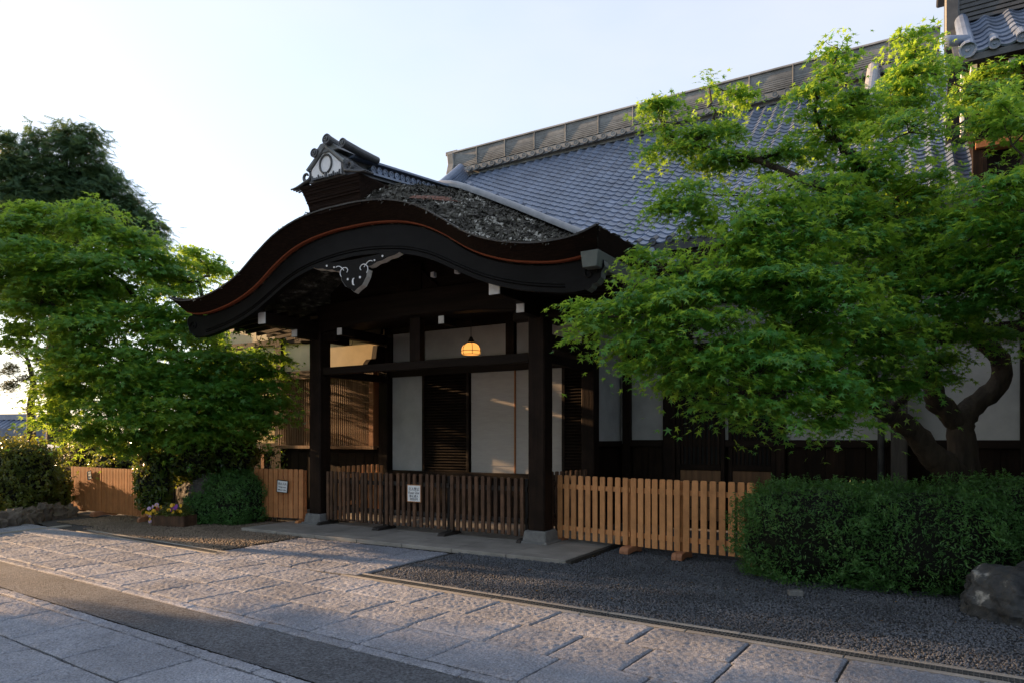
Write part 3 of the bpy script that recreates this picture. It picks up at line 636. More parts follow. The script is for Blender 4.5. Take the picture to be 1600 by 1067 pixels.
# raised smoke-vent turret on the roof at the right
tur = empty('roof_turret', (.6, 11.6, 5.4)); tag(tur, 'small raised roof turret at the top right corner above the maple', 'turret')
TX0, TX1 = .46, 3.4
bx('wall', m_wood, tur, TX0 + .30, TX1, 11.1, 13.2, 4.6, 6.62, bevel=0)
bx('beam', m_woodx, tur, TX0 + .1, TX1, 10.84, 11.0, 6.38, 6.52)
for xx in (TX0 + .22, TX0 + 1.35): bx('post', m_wood, tur, xx, xx + .16, 10.92, 11.09, 4.75, 6.38)
bx('bargeboard', m_wpaint, tur, TX0 + .08, TX0 + .12, 10.75, 10.95, 5.62, 6.40)
bx('sill', m_jamb, tur, TX0 + .25, TX1, 10.86, 11.08, 5.42, 5.52)
def tz(y): return 6.50 + .78 * (y - 10.45)
MB().hexa([(TX0, 10.45, 6.40), (TX1, 10.45, 6.40), (TX1, 12.0, 7.55), (TX0, 12.0, 7.55)], [(TX0, 10.45, 6.48), (TX1, 10.45, 6.48), (TX1, 12.0, 7.69), (TX0, 12.0, 7.69)]).build('roof', m_tiled, tur)
MB().hexa([(TX0, 12.0, 7.55), (TX1, 12.0, 7.55), (TX1, 13.6, 6.3), (TX0, 13.6, 6.3)], [(TX0, 12.0, 7.69), (TX1, 12.0, 7.69), (TX1, 13.6, 6.44), (TX0, 13.6, 6.44)]).build('roof_back', m_tiled, tur)
tt = tur.children[-2]
a = math.atan(.78)
for r in range(8):
    for c in range(10):
        link('tile', tile_me, tt, loc=(TX0 + .16 + c * TW, 10.47 + r * .187, tz(10.47 + r * .187)), rot=(a, 0, 0))
for c in range(10):
    rr = .10 if c == 0 else .066; xx = TX0 + .14 + c * TW; m = MB(); disc(m, (xx, 10.40, 6.53), (0, -1, -.15), rr)
    L = 1.5 if c == 0 else .25; m.tube([(xx, 10.41, 6.53), (xx, 10.41 + L, 6.53 + .78 * L)], [rr * .9, rr * .85], 12, cap=False); m.build('round_tile', m_tile, tt, smooth=False)
tr = MB()
for k in range(7): tr.box(TX0 + .1, TX1, 11.84 + .004 * k, 12.16, 7.62 + k * .07, 7.665 + k * .07).box(TX0 + .12, TX1, 11.87, 12.13, 7.665 + k * .07, 7.69 + k * .07)
tr.build('ridge', m_tiled, tur, fix=False)
MB().box(TX0 - .06, TX0 + .12, 11.80, 12.20, 7.3, 8.12).box(TX0 - .16, TX0 + .13, 11.78, 12.22, 8.12, 8.2).build('ridge_end_tile', m_tiled, tur, bevel=.02)
lp = MB().tube([(TX0 + .15, 10.6, 6.75), (TX0 - .05, 10.5, 6.74), (TX0 - .14, 10.46, 6.80)], [.06, .07, .02], 10).build('end_ornament', m_tile, tur, smooth=True)
for px, py in ((1522, 106), (1582, 95)):
    p = atY(px, py, 10.6); bx('white_rafter_end', m_wpaint, tur, p.x - .035, p.x + .035, 10.6, 10.9, p.z - .04, p.z + .04)
# ------------------------------------------------------------------ entrance porch with undulating bark roof
XC, YG = -7.15, 7.5
porch = empty('entrance_porch', (XC, 9.1, 0)); tag(porch, 'dark timber entrance porch with undulating bark-thatched gable roof', 'porch')
def sym(tab, n=33):
    h = smooth_curve(tab, n); return [(-a, b) for a, b in h[:0:-1]] + h
tipx = 4.02
top = sym([(0, 4.95), (.35, 4.945), (.85, 4.89), (1.35, 4.74), (1.8, 4.49), (2.2, 4.235), (2.6, 4.075), (2.95, 3.99), (3.3, 3.945), (3.65, 3.95), (3.85, 3.985), (tipx, 4.04)])
org = sym([(0, 4.73), (.35, 4.725), (.85, 4.67), (1.28, 4.555), (1.68, 4.36), (2.08, 4.11), (2.45, 3.95), (2.85, 3.84), (3.3, 3.775), (3.6, 3.775), (3.78, 3.80), (3.92, 3.835)])
low = sym([(0, 4.30), (.35, 4.285), (.75, 4.24), (1.1, 4.17), (1.45, 4.05), (1.80, 3.88), (2.2, 3.69), (2.55, 3.565), (2.9, 3.475), (3.3, 3.405), (3.55, 3.38), (3.72, 3.39)])
back = sym([(0, 5.98), (.35, 5.90), (.85, 5.67), (1.35, 5.42), (1.8, 5.19), (2.2, 4.98), (2.6, 4.77), (2.95, 4.59), (3.3, 4.43), (3.65, 4.28), (3.85, 4.20), (tipx, 4.13)])
YT, YB = 7.25, 9.8
nP = len(top)
# top surface with bark relief
from mathutils import noise
rows = []
for j in range(15):
    v = j / 14; row = []
    for i in range(nP):
        xa = XC + top[i][0]; e = v ** (.50 + .65 * min(1, abs(top[i][0]) / 2.4)); z = top[i][1] * (1 - e) + back[i][1] * e; y = YT + (YB - YT) * v
        if 0 < j: z += .025 * noise.noise(Vector((xa * 3.1, y * 3.1, 2.0))) + .018 * noise.noise(Vector((xa * 9, y * 9, 7.0)))
        row.append((xa, y, z))
    rows.append(row)
thatch = MB().grid(rows)
# underside and sides
und = [[(XC + org[i][0], YG, org[i][1]) for i in range(nP)], [(XC + org[i][0], YB, org[i][1] + .1) for i in range(nP)]]
thatch.grid(und)
for i in (0, nP - 1): thatch.grid([[rows[j][i] for j in range(15)], [(XC + org[i][0], YG + (YB - YG) * j / 14, org[i][1] + .1 * j / 14) for j in range(15)]])
roofp = thatch.build('thatch_roof', m_thtop, porch, smooth=True, fix=False)
nl = 7       # the cut edge in thin courses, each a little further out
edge = MB(); P = []
for k in range(nl + 1):
    a = k / nl
    P.append([(XC + org[i][0] * (1 - a) + top[i][0] * a, YG + (YT - YG) * a, org[i][1] * (1 - a) + top[i][1] * a) for i in range(nP)])
for k in range(nl):
    s = .006
    edge.grid([[(x, y - s, z) for x, y, z in P[k]], [(x, y - s * 1.6, z) for x, y, z in P[k + 1]]])
    edge.grid([[(x, y - s * 1.6, z) for x, y, z in P[k + 1]], [(x, y + .02, z) for x, y, z in P[k + 1]]])
edge.build('thatch_cut_edge', m_thedge, roofp, fix=False)
lip = MB(); lip.grid([[(x, y - .03, z - .004) for x, y, z in P[-1]], [(x, y - .035, z + .016) for x, y, z in P[-1]], [(x, y + .05, z + .018) for x, y, z in P[-1]]]); lip.build('roof_lip', m_tiled, roofp, fix=False)
for sgn, i in ((-1, 0), (1, nP - 1)):   # side eave edges
    q = MB(); q.grid([[(rows[j][i][0] + sgn * .01, rows[j][i][1], rows[j][i][2]) for j in range(15)], [(XC + org[i][0] + sgn * .012, YG + (YB - YG) * j / 14, org[i][1] + .1 * j / 14) for j in range(15)]]); q.build('side_edge', m_thedge, roofp, fix=False)
og = MB(); og.grid([[(XC + a, YG - .012, b - .012) for a, b in org], [(XC + a, YG - .022, b + .006) for a, b in org], [(XC + a, YG + .01, b + .011) for a, b in org]])
og.grid([[(XC + a, YG - .012, b - .012) for a, b in org], [(XC + a, YG + .05, b - .014) for a, b in org]]); og.build('bark_line', m_orange, roofp, fix=False)
# a repaired patch of fresh bark
pa = atY(692, 318, 8.0); pt = MB(); G = []
for u in np.linspace(0, 1, 7):
    rw = []
    for v in np.linspace(0, 1, 7):
        xx = 1.02 + .24 * u + .06 * v; yv = .10 + .34 * v + .04 * math.sin(9 * u); e = yv ** (.50 + .65 * min(1, abs(xx) / 2.4))
        zt = float(np.interp(xx, [a for a, b in top], [b for a, b in top])); zb = float(np.interp(xx, [a for a, b in back], [b for a, b in back]))
        rw.append((XC + xx + random.uniform(-.02, .02), YT + (YB - YT) * yv, zt * (1 - e) + zb * e + .030))
    G.append(rw)
pt.grid(G).build('bark_patch', M('fresh_bark', (.10, .045, .03), (.20, .10, .07), 22, .95, .9, 60, (1, .3, 1), bdist=.02), roofp, fix=False)
# fallen bark flakes and lichen on the thatch
fp = []; fn = []
for _ in range(16000):
    i = random.randrange(nP - 1); j = random.randrange(14); u, v = random.random(), random.random()
    a = Vector(rows[j][i]).lerp(Vector(rows[j][i + 1]), u).lerp(Vector(rows[j + 1][i]).lerp(Vector(rows[j + 1][i + 1]), u), v)
    n = (Vector(rows[j][i + 1]) - Vector(rows[j][i])).cross(Vector(rows[j + 1][i]) - Vector(rows[j][i])).normalized()
    fp.append(tuple(a + n * random.uniform(0, .025))); fn.append(tuple(n + Vector((random.gauss(0, .5), random.gauss(0, .5), random.gauss(0, .5)))))
m_flake = M('bark_flakes', (.02, .019, .016), (.10, .095, .08), 4, .95, 0.0, c3=(.42, .41, .37), c3pos=.62, lo=.36, hi=.56)
fl = leaf_cloud('bark_flakes', np.array(fp), np.array(fn), unit(len(fp)) * .6 + np.array([0, -1.6, -.9]), rng.uniform(.05, .14, len(fp)), T_LONG, m_flake, roofp); tag(fl, kind='stuff')
# coping along the back crest and the tiled slope behind
cp = MB(); cp.grid([[(XC + a, YB - .10 + .10 * math.cos(t), b + .05 + .09 * math.sin(t)) for a, b in back] for t in np.linspace(-.4, math.pi + .4, 8)]); cop = cp.build('coping', m_tilet, porch, smooth=True, fix=False)
for i in range(0, nP, 3):
    a, b = back[i]
    if abs(a) > .25: MB().tube([(XC + a, YB + .12, b + .10), (XC + a + .02, YB - .02, b + .17)], [.05, .045], 7).build('tile_stub', m_tile, cop)
MB().grid([[(XC + a, YB, b + .04) for a, b in back], [(XC + a, YB + 2.6, max(4.9, b - .25)) for a, b in back]]).build('back_slope', m_tile, porch, fix=False)
# bargeboard
n2 = len(low)
bb = MB()
up = [(XC + org[i][0] * .985, org[i][1] - .03) for i in range(nP)]; dn = [(XC + a, b) for a, b in low]
for y in (YG + .05,):
    bb.grid([[(a, y, b) for a, b in up], [(a, y, b) for a, b in dn]])
    bb.grid([[(a, y, b) for a, b in dn], [(a, y + .10, b) for a, b in dn]]); bb.grid([[(a, y + .10, b) for a, b in up], [(a, y + .10, b) for a, b in dn]])
barge = bb.build('bargeboard', m_barge, porch, fix=False)
for off, wd_ in ((.06, .018), (.10, .008)):
    g1 = MB(); g1.grid([[(a, YG + .05, b + off) for a, b in dn[4:-4]], [(a, YG + .034, b + off + wd_ / 2) for a, b in dn[4:-4]], [(a, YG + .05, b + off + wd_) for a, b in dn[4:-4]]]); g1.build('moulding', m_barge, barge, fix=False)
for sgn in (-1, 1):     # curled ends with a carved spiral and pale underside
    cx = XC + sgn * 3.74
    outl = [(-.06, .02), (.02, 0), (.08, .03), (.10, .07), (.15, .08), (.20, .14), (.21, .20), (.25, .26), (.24, .33), (.20, .38), (-.06, .40)]
    MB().prism([(cx + sgn * a, 3.385 + b) for a, b in outl], lambda a, b: (a, YG + .052, b), lambda a, b: (a, YG + .148, b)).build('curled_end', m_barge, barge)
    e = MB(); pts = outl[1:10]; e.grid([[(cx + sgn * a * 1.01, YG + .045, 3.385 + b - .004) for a, b in pts], [(cx + sgn * (a + .012), YG + .16, 3.385 + b - .018) for a, b in pts]]); e.build('pale_end_edge', m_copper, barge, fix=False)
    sp = [(cx + sgn * (.06 + (.10 - .013 * t) * math.cos(t)), YG + .045, 3.58 + (.10 - .013 * t) * math.sin(t)) for t in np.linspace(0, 7, 30)]
    MB().tube(sp, [.011] * 30, 5).build('carved_spiral', m_barge, barge, smooth=True)
# gutters on the side eaves
for sgn in (1,):
    gx = XC + sgn * 3.86
    MB().hexa([(gx - .09, 7.40, 3.62), (gx + .09, 7.40, 3.62), (gx + .09, 9.7, 3.66), (gx - .09, 9.7, 3.66)], [(gx - .11, 7.38, 3.81), (gx + .12, 7.38, 3.81), (gx + .12, 9.7, 3.85), (gx - .11, 9.7, 3.85)]).build('gutter', m_copper, porch, bevel=.006)
# gable pendant
GX, GY = XC + .06, YG + .02
k = .98
outline = [(-.78, .40), (-.70, .33), (-.58, .30), (-.50, .23), (-.40, .21), (-.32, .13), (-.24, .12), (-.245, .02), (-.22, -.10), (-.14, -.20), (-.05, -.245), (.0, -.29), (.07, -.24), (.15, -.20), (.22, -.09), (.25, .02), (.24, .12), (.32, .13), (.40, .21), (.50, .23), (.58, .30), (.70, .33), (.78, .40), (.60, .47), (.3, .44), (0, .42), (-.3, .44), (-.6, .47)]
zq = lambda b: 4.04 + (b * .45 if b > 0 else b)
outline = [(GX + a * 1.1, zq(b)) for a, b in outline]
pend = MB().prism(outline, lambda a, b: (a, GY - .04, b), lambda a, b: (a, GY + .05, b)).build('pendant_carving', m_barge, porch, bevel=.004)
ed = MB(); q = outline[:23]; ed.grid([[(a, GY - .043, b - .002) for a, b in q], [(a + .0, GY + .05, b - .014) for a, b in q]]); ed.build('pale_edge', M('worn_white_edge', (.42, .40, .37), (.62, .60, .56), 14, .8), pend, fix=False)
m_mark = m_wpaint
for sgn in (-1, 1):
    sp = []
    for t in np.linspace(0, 4.6, 18): r = .035 + .018 * t; sp.append((GX + sgn * (.17 - r * math.cos(t - .6)), GY - .045, 4.07 + r * math.sin(t - .6) * .8))
    MB().tube(sp, [.007] * 18, 5).build('white_scroll', m_mark, pend)
    sp = [(GX + sgn * (.20 + .16 * t), GY - .045, 4.09 + .05 * math.sin(2.6 * t) + .04 * t) for t in np.linspace(0, 1, 8)]; MB().tube(sp, [.007] * 8, 5).build('white_scroll', m_mark, pend)
    for a, b, r in ((.12, -.09, .018), (.40, .27, .014), (.55, .36, .016)):
        MB().tube([(GX + sgn * a, GY - .048, zq(b)), (GX + sgn * a, GY - .03, zq(b))], [r, r], 8).build('white_dot', m_mark, pend)
cr = [(.035 * math.cos(t), .055 * math.sin(t)) for t in np.linspace(1.2, 5.1, 12)] + [(.012 * math.cos(t) + .004, .045 * math.sin(t)) for t in np.linspace(5.0, 1.3, 12)]
MB().prism([(GX + a, 3.90 + b) for a, b in cr], lambda a, b: (a, GY - .05, b), lambda a, b: (a, GY - .03, b)).build('white_crescent', m_mark, pend)
# posts on stone bases
for xx in (-4.85, -9.47):
    po = bx('post', m_wood, porch, xx - .14, xx + .14, 8.96, 9.24, .22, 3.55, bevel=.02)
    MB().hexa([(xx - .21, 8.88, .02), (xx + .21, 8.88, .02), (xx + .21, 9.32, .02), (xx - .21, 9.32, .02)], [(xx - .18, 8.91, .23), (xx + .18, 8.91, .23), (xx + .18, 9.29, .23), (xx - .18, 9.29, .23)]).build('post_base', m_base, po, bevel=.015)
    MB().box(xx - .235, xx + .235, 8.855, 9.345, .0, .075).build('plinth_stone', m_base, po, bevel=.012)
    bx('post', m_wood, porch, xx - .12, xx + .12, YL - .12, YL + .12, .1, 3.7, bevel=.015)
    ke_ = bx('purlin', m_woody, porch, xx - .085, xx + .085, 7.80, 10.8, 3.53, 3.72); bx('white_end', m_wpaint, ke_, xx - .083, xx + .083, 7.780, 7.797, 3.532, 3.718, bevel=0)
    br = bx('bracket_arm', m_woody, porch, xx - .065, xx + .065, 8.50, 9.8, 3.40, 3.53); bx('white_end', m_wpaint, br, xx - .063, xx + .063, 8.482, 8.497, 3.402, 3.526, bevel=0)
    bx('bracket_block', m_woodx, porch, xx - .45, xx + .45, 9.02, 9.18, 3.38, 3.56, bevel=.03)
    bx('side_tie', m_woody, porch, xx - .06, xx + .06, 9.25, 10.84, 2.76, 2.90)
    bx('side_beam', m_woody, porch, xx - .07, xx + .07, 9.25, 10.84, 3.0, 3.2) if xx > -5 else None
for px, py, y in ((531, 518, 8.98), (690, 500, 8.98), (573, 530, 10.7)):
    p = atY(px, py, y); e_ = bx('beam_stub', m_woody, porch, p.x - .055, p.x + .055, y, y + .35, p.z - .065, p.z + .065); bx('white_end', m_wpaint, e_, p.x - .053, p.x + .053, y - .016, y - .003, p.z - .062, p.z + .062, bevel=0)
rb = [(-2.2, 3.62), (-1.9, 3.66), (-1.2, 3.72), (0, 3.76), (1.2, 3.72), (1.9, 3.66), (2.2, 3.62)]
MB().prism([(XC + a * 1.03, b - .10) for a, b in rb] + [(XC + a * 1.03, 4.02 + .06 * (1 - (a / 2.2) ** 2)) for a, b in rb[::-1]], lambda a, b: (a, 8.98, b), lambda a, b: (a, 9.22, b)).build('rainbow_beam', m_woodx, porch, bevel=.012)
bx('tie_beam', m_woodx, porch, -9.34, -4.98, 9.02, 9.17, 2.77, 2.90)
p = atY(652, 535, 9.1); bx('strut', m_wood, porch, p.x - .11, p.x + .11, 9.03, 9.16, 2.902, 3.62)
bx('gable_wall', m_woodx, porch, XC - 2.0, XC + 2.0, 9.05, 9.15, 4.0, 4.62, bevel=0)
MB().box(XC - .12, XC + .12, 8.98, 9.14, 4.05, 4.5).prism([(XC - .5, 4.06), (XC - .3, 4.22), (XC - .12, 4.4), (XC + .12, 4.4), (XC + .3, 4.22), (XC + .5, 4.06)], lambda a, b: (a, 9.0, b), lambda a, b: (a, 9.04, b)).build('frog_leg_strut', m_wood, porch)
for dx in (0.38, 0.85):
    bx('white_rafter_end', m_wpaint, porch, XC + dx, XC + dx + .07, 8.9, 8.98, 4.22, 4.30)
for sgn in (-1, 1):                 # eave rafters under the sides
    for i in range(9):
        yv = 7.7 + i * .25; MB().hexa([(XC + sgn * 2.2, yv, 3.72), (XC + sgn * 2.2, yv + .05, 3.72), (XC + sgn * 3.9, yv + .05, 3.60), (XC + sgn * 3.9, yv, 3.60)], [(XC + sgn * 2.2, yv, 3.79), (XC + sgn * 2.2, yv + .05, 3.79), (XC + sgn * 3.9, yv + .05, 3.67), (XC + sgn * 3.9, yv, 3.67)]).build('rafter', m_woodx, porch)
bx('ceiling', m_woody, porch, XC - 3.6, XC + 3.6, 9.2, 12.6, 3.90, 3.95, bevel=0)
MB().prism([(10.30, 3.10), (10.36, 3.02), (10.50, 2.98), (10.83, 2.98), (10.83, 3.5), (10.6, 3.5), (10.55, 3.22), (10.40, 3.20)], lambda a, b: (-9.54, a, b), lambda a, b: (-9.40, a, b)).build('elbow_bracket', m_woody, porch, bevel=.01)
for px, py in ((405, 528), (465, 528), (548, 535)):    # iron gutter hooks
    p = atY(px, py, 9.6 if px < 500 else 10.3); MB().tube([p + Vector((-.08, 0, .10)), p + Vector((-.08, 0, 0)), p + Vector((-.04, 0, -.06)), p + Vector((.03, 0, -.05)), p + Vector((.06, 0, .03)), p + Vector((.12, 0, .07)), p + Vector((.3, 0, .08))], [.008] * 7, 5).build('iron_hook', m_black, porch, smooth=True)
# rear wall
def qx(px): return atY(px, 700, YL).x
bx('floor_front', m_boards, porch, -9.35, -4.97, YL - .02, YL + .08, .05, .90, bevel=0)
bx('floor_rail', m_woodx, porch, -9.35, -4.97, YL - .10, YL + .08, .86, .955)
bx('rear_backing', m_wood, porch, -9.6, -4.80, YL + .085, YL + .12, 0, 3.9, bevel=0)
bx('door_head', m_woodx, porch, -9.35, -4.97, YL - .05, YL + .06, 2.87, 3.17)
for a, b in ((613, 663), (663, 790), (806, 840), (840, 928)):
    bx('transom_panel', m_plaster, porch, qx(a) + .01, qx(b) - .01, YL + .02, YL + .05, 3.17, 3.75, bevel=0)
for px in (797,): bx('transom_post', m_wood, porch, qx(791), qx(804), YL - .03, YL + .055, 3.17, 3.9)
for a, b, nm in ((613, 660, 'plaster_panel'), (736, 803, 'paper_screen'), (806, 878, 'paper_screen')):
    s_ = bx(nm, m_paper if 'paper' in nm else m_plaster, porch, qx(a), qx(b), YL + .01, YL + .03, .957, 2.868, bevel=0)
    if 'paper' in nm:
        for i in range(1, 14): bx('muntin', m_paper, s_, qx(a), qx(b), YL + .004, YL + .0095, .957 + i * .137, .957 + i * .137 + .008, bevel=0)
bx('door_stile', m_jamb, porch, qx(803.3), qx(805.8), YL - .01, YL + .02, .957, 2.868)
for a, b in ((661, 734), (879, 919)):
    x0, x1 = qx(a), qx(b); sh = MB().box(x0, x0 + .06, YL - .04, YL + .03, .957, 2.868).box(x1 - .06, x1, YL - .04, YL + .03, .957, 2.868).box(x0, x1, YL + .031, YL + .04, .957, 2.868).build('shutter_door', m_wood, porch, bevel=.003)
    n = 34
    lv = MB().hexa([(x0 + .062, -.03, 0), (x1 - .062, -.03, 0), (x1 - .062, .02, .04), (x0 + .062, .02, .04)], [(x0 + .062, -.03, .014), (x1 - .062, -.03, .014), (x1 - .062, .02, .054), (x0 + .062, .02, .054)]).mesh('louvre', m_boards)
    for i in range(n): link('louvre', lv, sh, loc=(0, YL, .965 + i * .0555))
# ridge block, ridge tiles and end ornament
rbk = MB()
for i in range(20):
    a = i / 20; wv = .50 + .09 * a ** 1.5; z0 = 4.91 + i * .0195; rbk.box(XC - .08 - wv, XC - .08 + wv, 7.24 - .007 * i + random.uniform(0, .012), 7.9, z0, z0 + .0190)
rbk.build('ridge_block', m_thedge, porch, bevel=0)
rz0 = lambda y: 5.36 + .135 * (y - 7.2)
rt = MB()
rt.hexa([(XC - .30, 7.35, rz0(7.35)), (XC + .30, 7.35, rz0(7.35)), (XC + .30, 10.9, rz0(10.9)), (XC - .30, 10.9, rz0(10.9))], [(XC - .22, 7.35, rz0(7.35) + .10), (XC + .22, 7.35, rz0(7.35) + .10), (XC + .22, 10.9, rz0(10.9) + .10), (XC - .22, 10.9, rz0(10.9) + .10)])
rt.hexa([(XC - .12, 7.35, rz0(7.35) + .10), (XC + .12, 7.35, rz0(7.35) + .10), (XC + .12, 10.9, rz0(10.9) + .10), (XC - .12, 10.9, rz0(10.9) + .10)], [(XC - .12, 7.35, rz0(7.35) + .30), (XC + .12, 7.35, rz0(7.35) + .30), (XC + .12, 10.9, rz0(10.9) + .30), (XC - .12, 10.9, rz0(10.9) + .30)])
ridgep = rt.build('ridge', m_tiled, porch)
for i in range(7):
    y0 = 7.9 + i * .42; MB().prism([(.17 * math.cos(t), .05 * math.sin(t)) for t in np.linspace(-.2, math.pi + .2, 8)], lambda a, b: (XC + a, y0, rz0(y0) + .31 + b), lambda a, b: (XC + a * .96, y0 + .43, rz0(y0 + .43) + .30 + b)).build('ridge_cap', m_tile, ridgep)
sdm = MB(); disc(sdm, (0, 0, 0), (1, 0, 0), .055); sdm.tube([(-.02, 0, 0), (-.10, 0, 0)], [.05, .05], 8, cap=False); sdm = sdm.mesh('ridge_tile_end', m_tile)
for i in range(22):
    y0 = 7.75 + i * .135; link('ridge_tile_end', sdm, ridgep, loc=(XC + .20, y0, rz0(y0) + .18))
for a_, b_ in ((.06, .30), (.26, .24)):
    MB().hexa([(XC - b_, 7.3, rz0(7.3) + a_), (XC + b_, 7.3, rz0(7.3) + a_), (XC + b_, 10.9, rz0(10.9) + a_), (XC - b_, 10.9, rz0(10.9) + a_)], [(XC - b_, 7.3, rz0(7.3) + a_ + .03), (XC + b_, 7.3, rz0(7.3) + a_ + .03), (XC + b_, 10.9, rz0(10.9) + a_ + .03), (XC - b_, 10.9, rz0(10.9) + a_ + .03)]).build('ridge_course', m_tile, ridgep)
OX, OY, OZ = XC - .10, 7.08, 5.31
MB().prism([(-.36, 0), (-.34, .18), (-.30, .22), (0, .42), (.30, .22), (.34, .18), (.36, 0)], lambda a, b: (OX + a, OY + .02, OZ + b * 1.25), lambda a, b: (OX + a, OY + .30, OZ + b * 1.25)).build('ornament_body', m_tiled, porch, bevel=.01)
pl = MB().prism([(-.28, .02), (-.29, .14), (0, .34), (.29, .14), (.28, .02)], lambda a, b: (OX + a, OY, OZ + b * 1.25), lambda a, b: (OX + a, OY + .019, OZ + b * 1.25)).build('plaster_plaque', m_wpaint, porch)
ring = [(.115 * math.cos(t), .17 + .105 * math.sin(t)) for t in np.linspace(-1.25, 4.4, 26)]
MB().tube([(OX + a, OY - .008, OZ + b * 1.25) for a, b in ring], [.016] * 26, 6).build('ring_relief', m_tiled, pl)
MB().tube([(OX, OY - .006, OZ + 0.094), (OX, OY - .006, OZ + 0.013)], [.022, .03], 6).build('ring_stem', m_tiled, pl)
for sgn in (-1, 1):
    for j, t in enumerate(np.linspace(.06, .26, 6)): MB().tube([(OX + sgn * t, OY - .004, OZ + 0.019), (OX + sgn * (t + .01), OY - .004, OZ + 0.056 + .03 * (j % 3 == 2))], [.02, .012], 5).build('wave_relief', m_tiled, pl)
    MB().tube([(OX + sgn * .0, OY - .012, OZ + 0.469), (OX + sgn * .36, OY - .012, OZ + 0.181)], [.028, .028], 6).build('plaque_rim', m_ridge, pl)
    sp = [(OX + sgn * (.42 + (.10 - .012 * t) * math.cos(t + 2.6)), OY + .03, OZ + 0.125 + (.10 - .012 * t) * math.sin(t + 2.6)) for t in np.linspace(0, 6.5, 26)]
    MB().tube(sp, [.035 - .0008 * i for i in range(26)], 7).build('cloud_scroll', m_tiled, porch, smooth=True)
    for j in range(4):
        sp = [(OX + sgn * (.34 + .40 * t), OY + .02 + .05 * j, OZ - .02 + .085 * (1 - t) * (1 + .3 * j) * math.cos(t * 1.2) + .02 * j * (1 - t) + .05 * max(0, t - .8)) for t in np.linspace(0, 1, 9)]
        MB().tube(sp, list(np.linspace(.03, .012, 9)), 6).build('wave_scroll', m_tiled, porch, smooth=True)
MB().hexa([(OX - .27, OY - .02, OZ + .37), (OX + .27, OY - .02, OZ + .37), (OX + .27, OY + .34, OZ + .40), (OX - .27, OY + .34, OZ + .40)], [(OX - .10, OY - .02, OZ + .52), (OX + .10, OY - .02, OZ + .52), (OX + .10, OY + .34, OZ + .53), (OX - .10, OY + .34, OZ + .53)]).build('ornament_cap', m_ridge, porch, bevel=.01)
def bird_tile(x, z, y0, L, r, rise, side=0):
    t = MB(); d = Vector((side, -1, rise)).normalized(); a = Vector((x, y0, z)); b = a - d * L
    disc(t, a, d, r, 18); t.tube([a - d * .01, a - d * L * .5, b + Vector((0, 0, .02))], [r * .93, r * .9, r * .82], 14); o = t.build('round_end_tile', m_tiled, porch)
    for j in range(3):
        an = j * 2.094; A = d.cross(Vector((0, 0, 1))).normalized(); B = A.cross(d)
        sp = [a + d * .003 + A * (r * (.2 + .1 * q) * math.cos(an + q * .9)) + B * (r * (.2 + .1 * q) * math.sin(an + q * .9)) for q in np.linspace(0, 3, 9)]
        MB().tube(sp, list(np.linspace(r * .16, r * .04, 9)), 5).build('comma_crest', m_ridge, o)
p = atY(509, 217, 6.98); bird_tile(p.x, p.z, 6.98, .70, .074, .10)
p = atY(534, 223, 7.02); bird_tile(p.x, p.z, 7.02, .70, .066, .06, -.05)
p = atY(490, 239, 7.02); bird_tile(p.x, p.z, 7.02, .46, .066, .06, .05)
# platform of smooth stone
plat = MB().box(-10.12, -3.78, 7.92, 12.0, -.05, .035).build('porch_platform', m_mortar, None); tag(plat, kind='structure')
for i, x0 in enumerate(np.arange(-10.14, -3.9, .90)):
    x1 = min(x0 + .90, -3.76)
    slab(plat, (x0 + x1) / 2, 7.90 + .12, x1 - x0 - .006, .24, .06, 0, .046, m_smooth, 'edge_slab', .006)
    for j in range(3):
        a0 = 8.145 + j * .9; slab(plat, (x0 + x1) / 2 , a0 + .45, x1 - x0 - .006, .894, .06, 0, .045, m_smooth, 'paving_slab', .005)
# pendant lamp
p = atY(736, 553, 10.0); lamp = empty('pendant_lamp', (p.x, 10.0, 3.9)); tag(lamp, 'lit amber glass pendant lamp hanging under the porch ceiling', 'lamp')
dome = [(0.0, .20), (.05, .198), (.10, .18), (.14, .15), (.165, .10), (.17, .05), (.165, .01), (.15, -.005), (.0, -.012)]
L_ = MB(); n = 20
L_.grid([[(p.x + r * math.cos(t), 10.0 + r * math.sin(t), p.z + h) for r, h in dome] for t in np.linspace(0, 2 * math.pi, n + 1)]); L_.build('glass_dome', m_glass, lamp, smooth=True, fix=False)
MB().tube([(p.x, 10, p.z + .19), (p.x, 10, p.z + .24), (p.x, 10, p.z + .30)], [.07, .05, .02], 12).build('cap', m_black, lamp)
MB().tube([(p.x, 10, p.z + .30), (p.x, 10, 3.90)], [.006, .006], 6).build('cord', m_black, lamp)
for kx in range(6):
    t = kx * math.pi / 3 + .2; MB().tube([(p.x + (r + .006) * math.cos(t), 10 + (r + .006) * math.sin(t), p.z + h) for r, h in dome[1:8]], [.005] * 7, 5).build('cage_wire', m_black, lamp)
for rr, h in ((.176, .05), (.156, -.01)): MB().tube([(p.x + rr * math.cos(t), 10 + rr * math.sin(t), p.z + h) for t in np.linspace(0, 2 * math.pi, 25)], [.005] * 25, 5, cap=False).build('cage_ring', m_black, lamp)
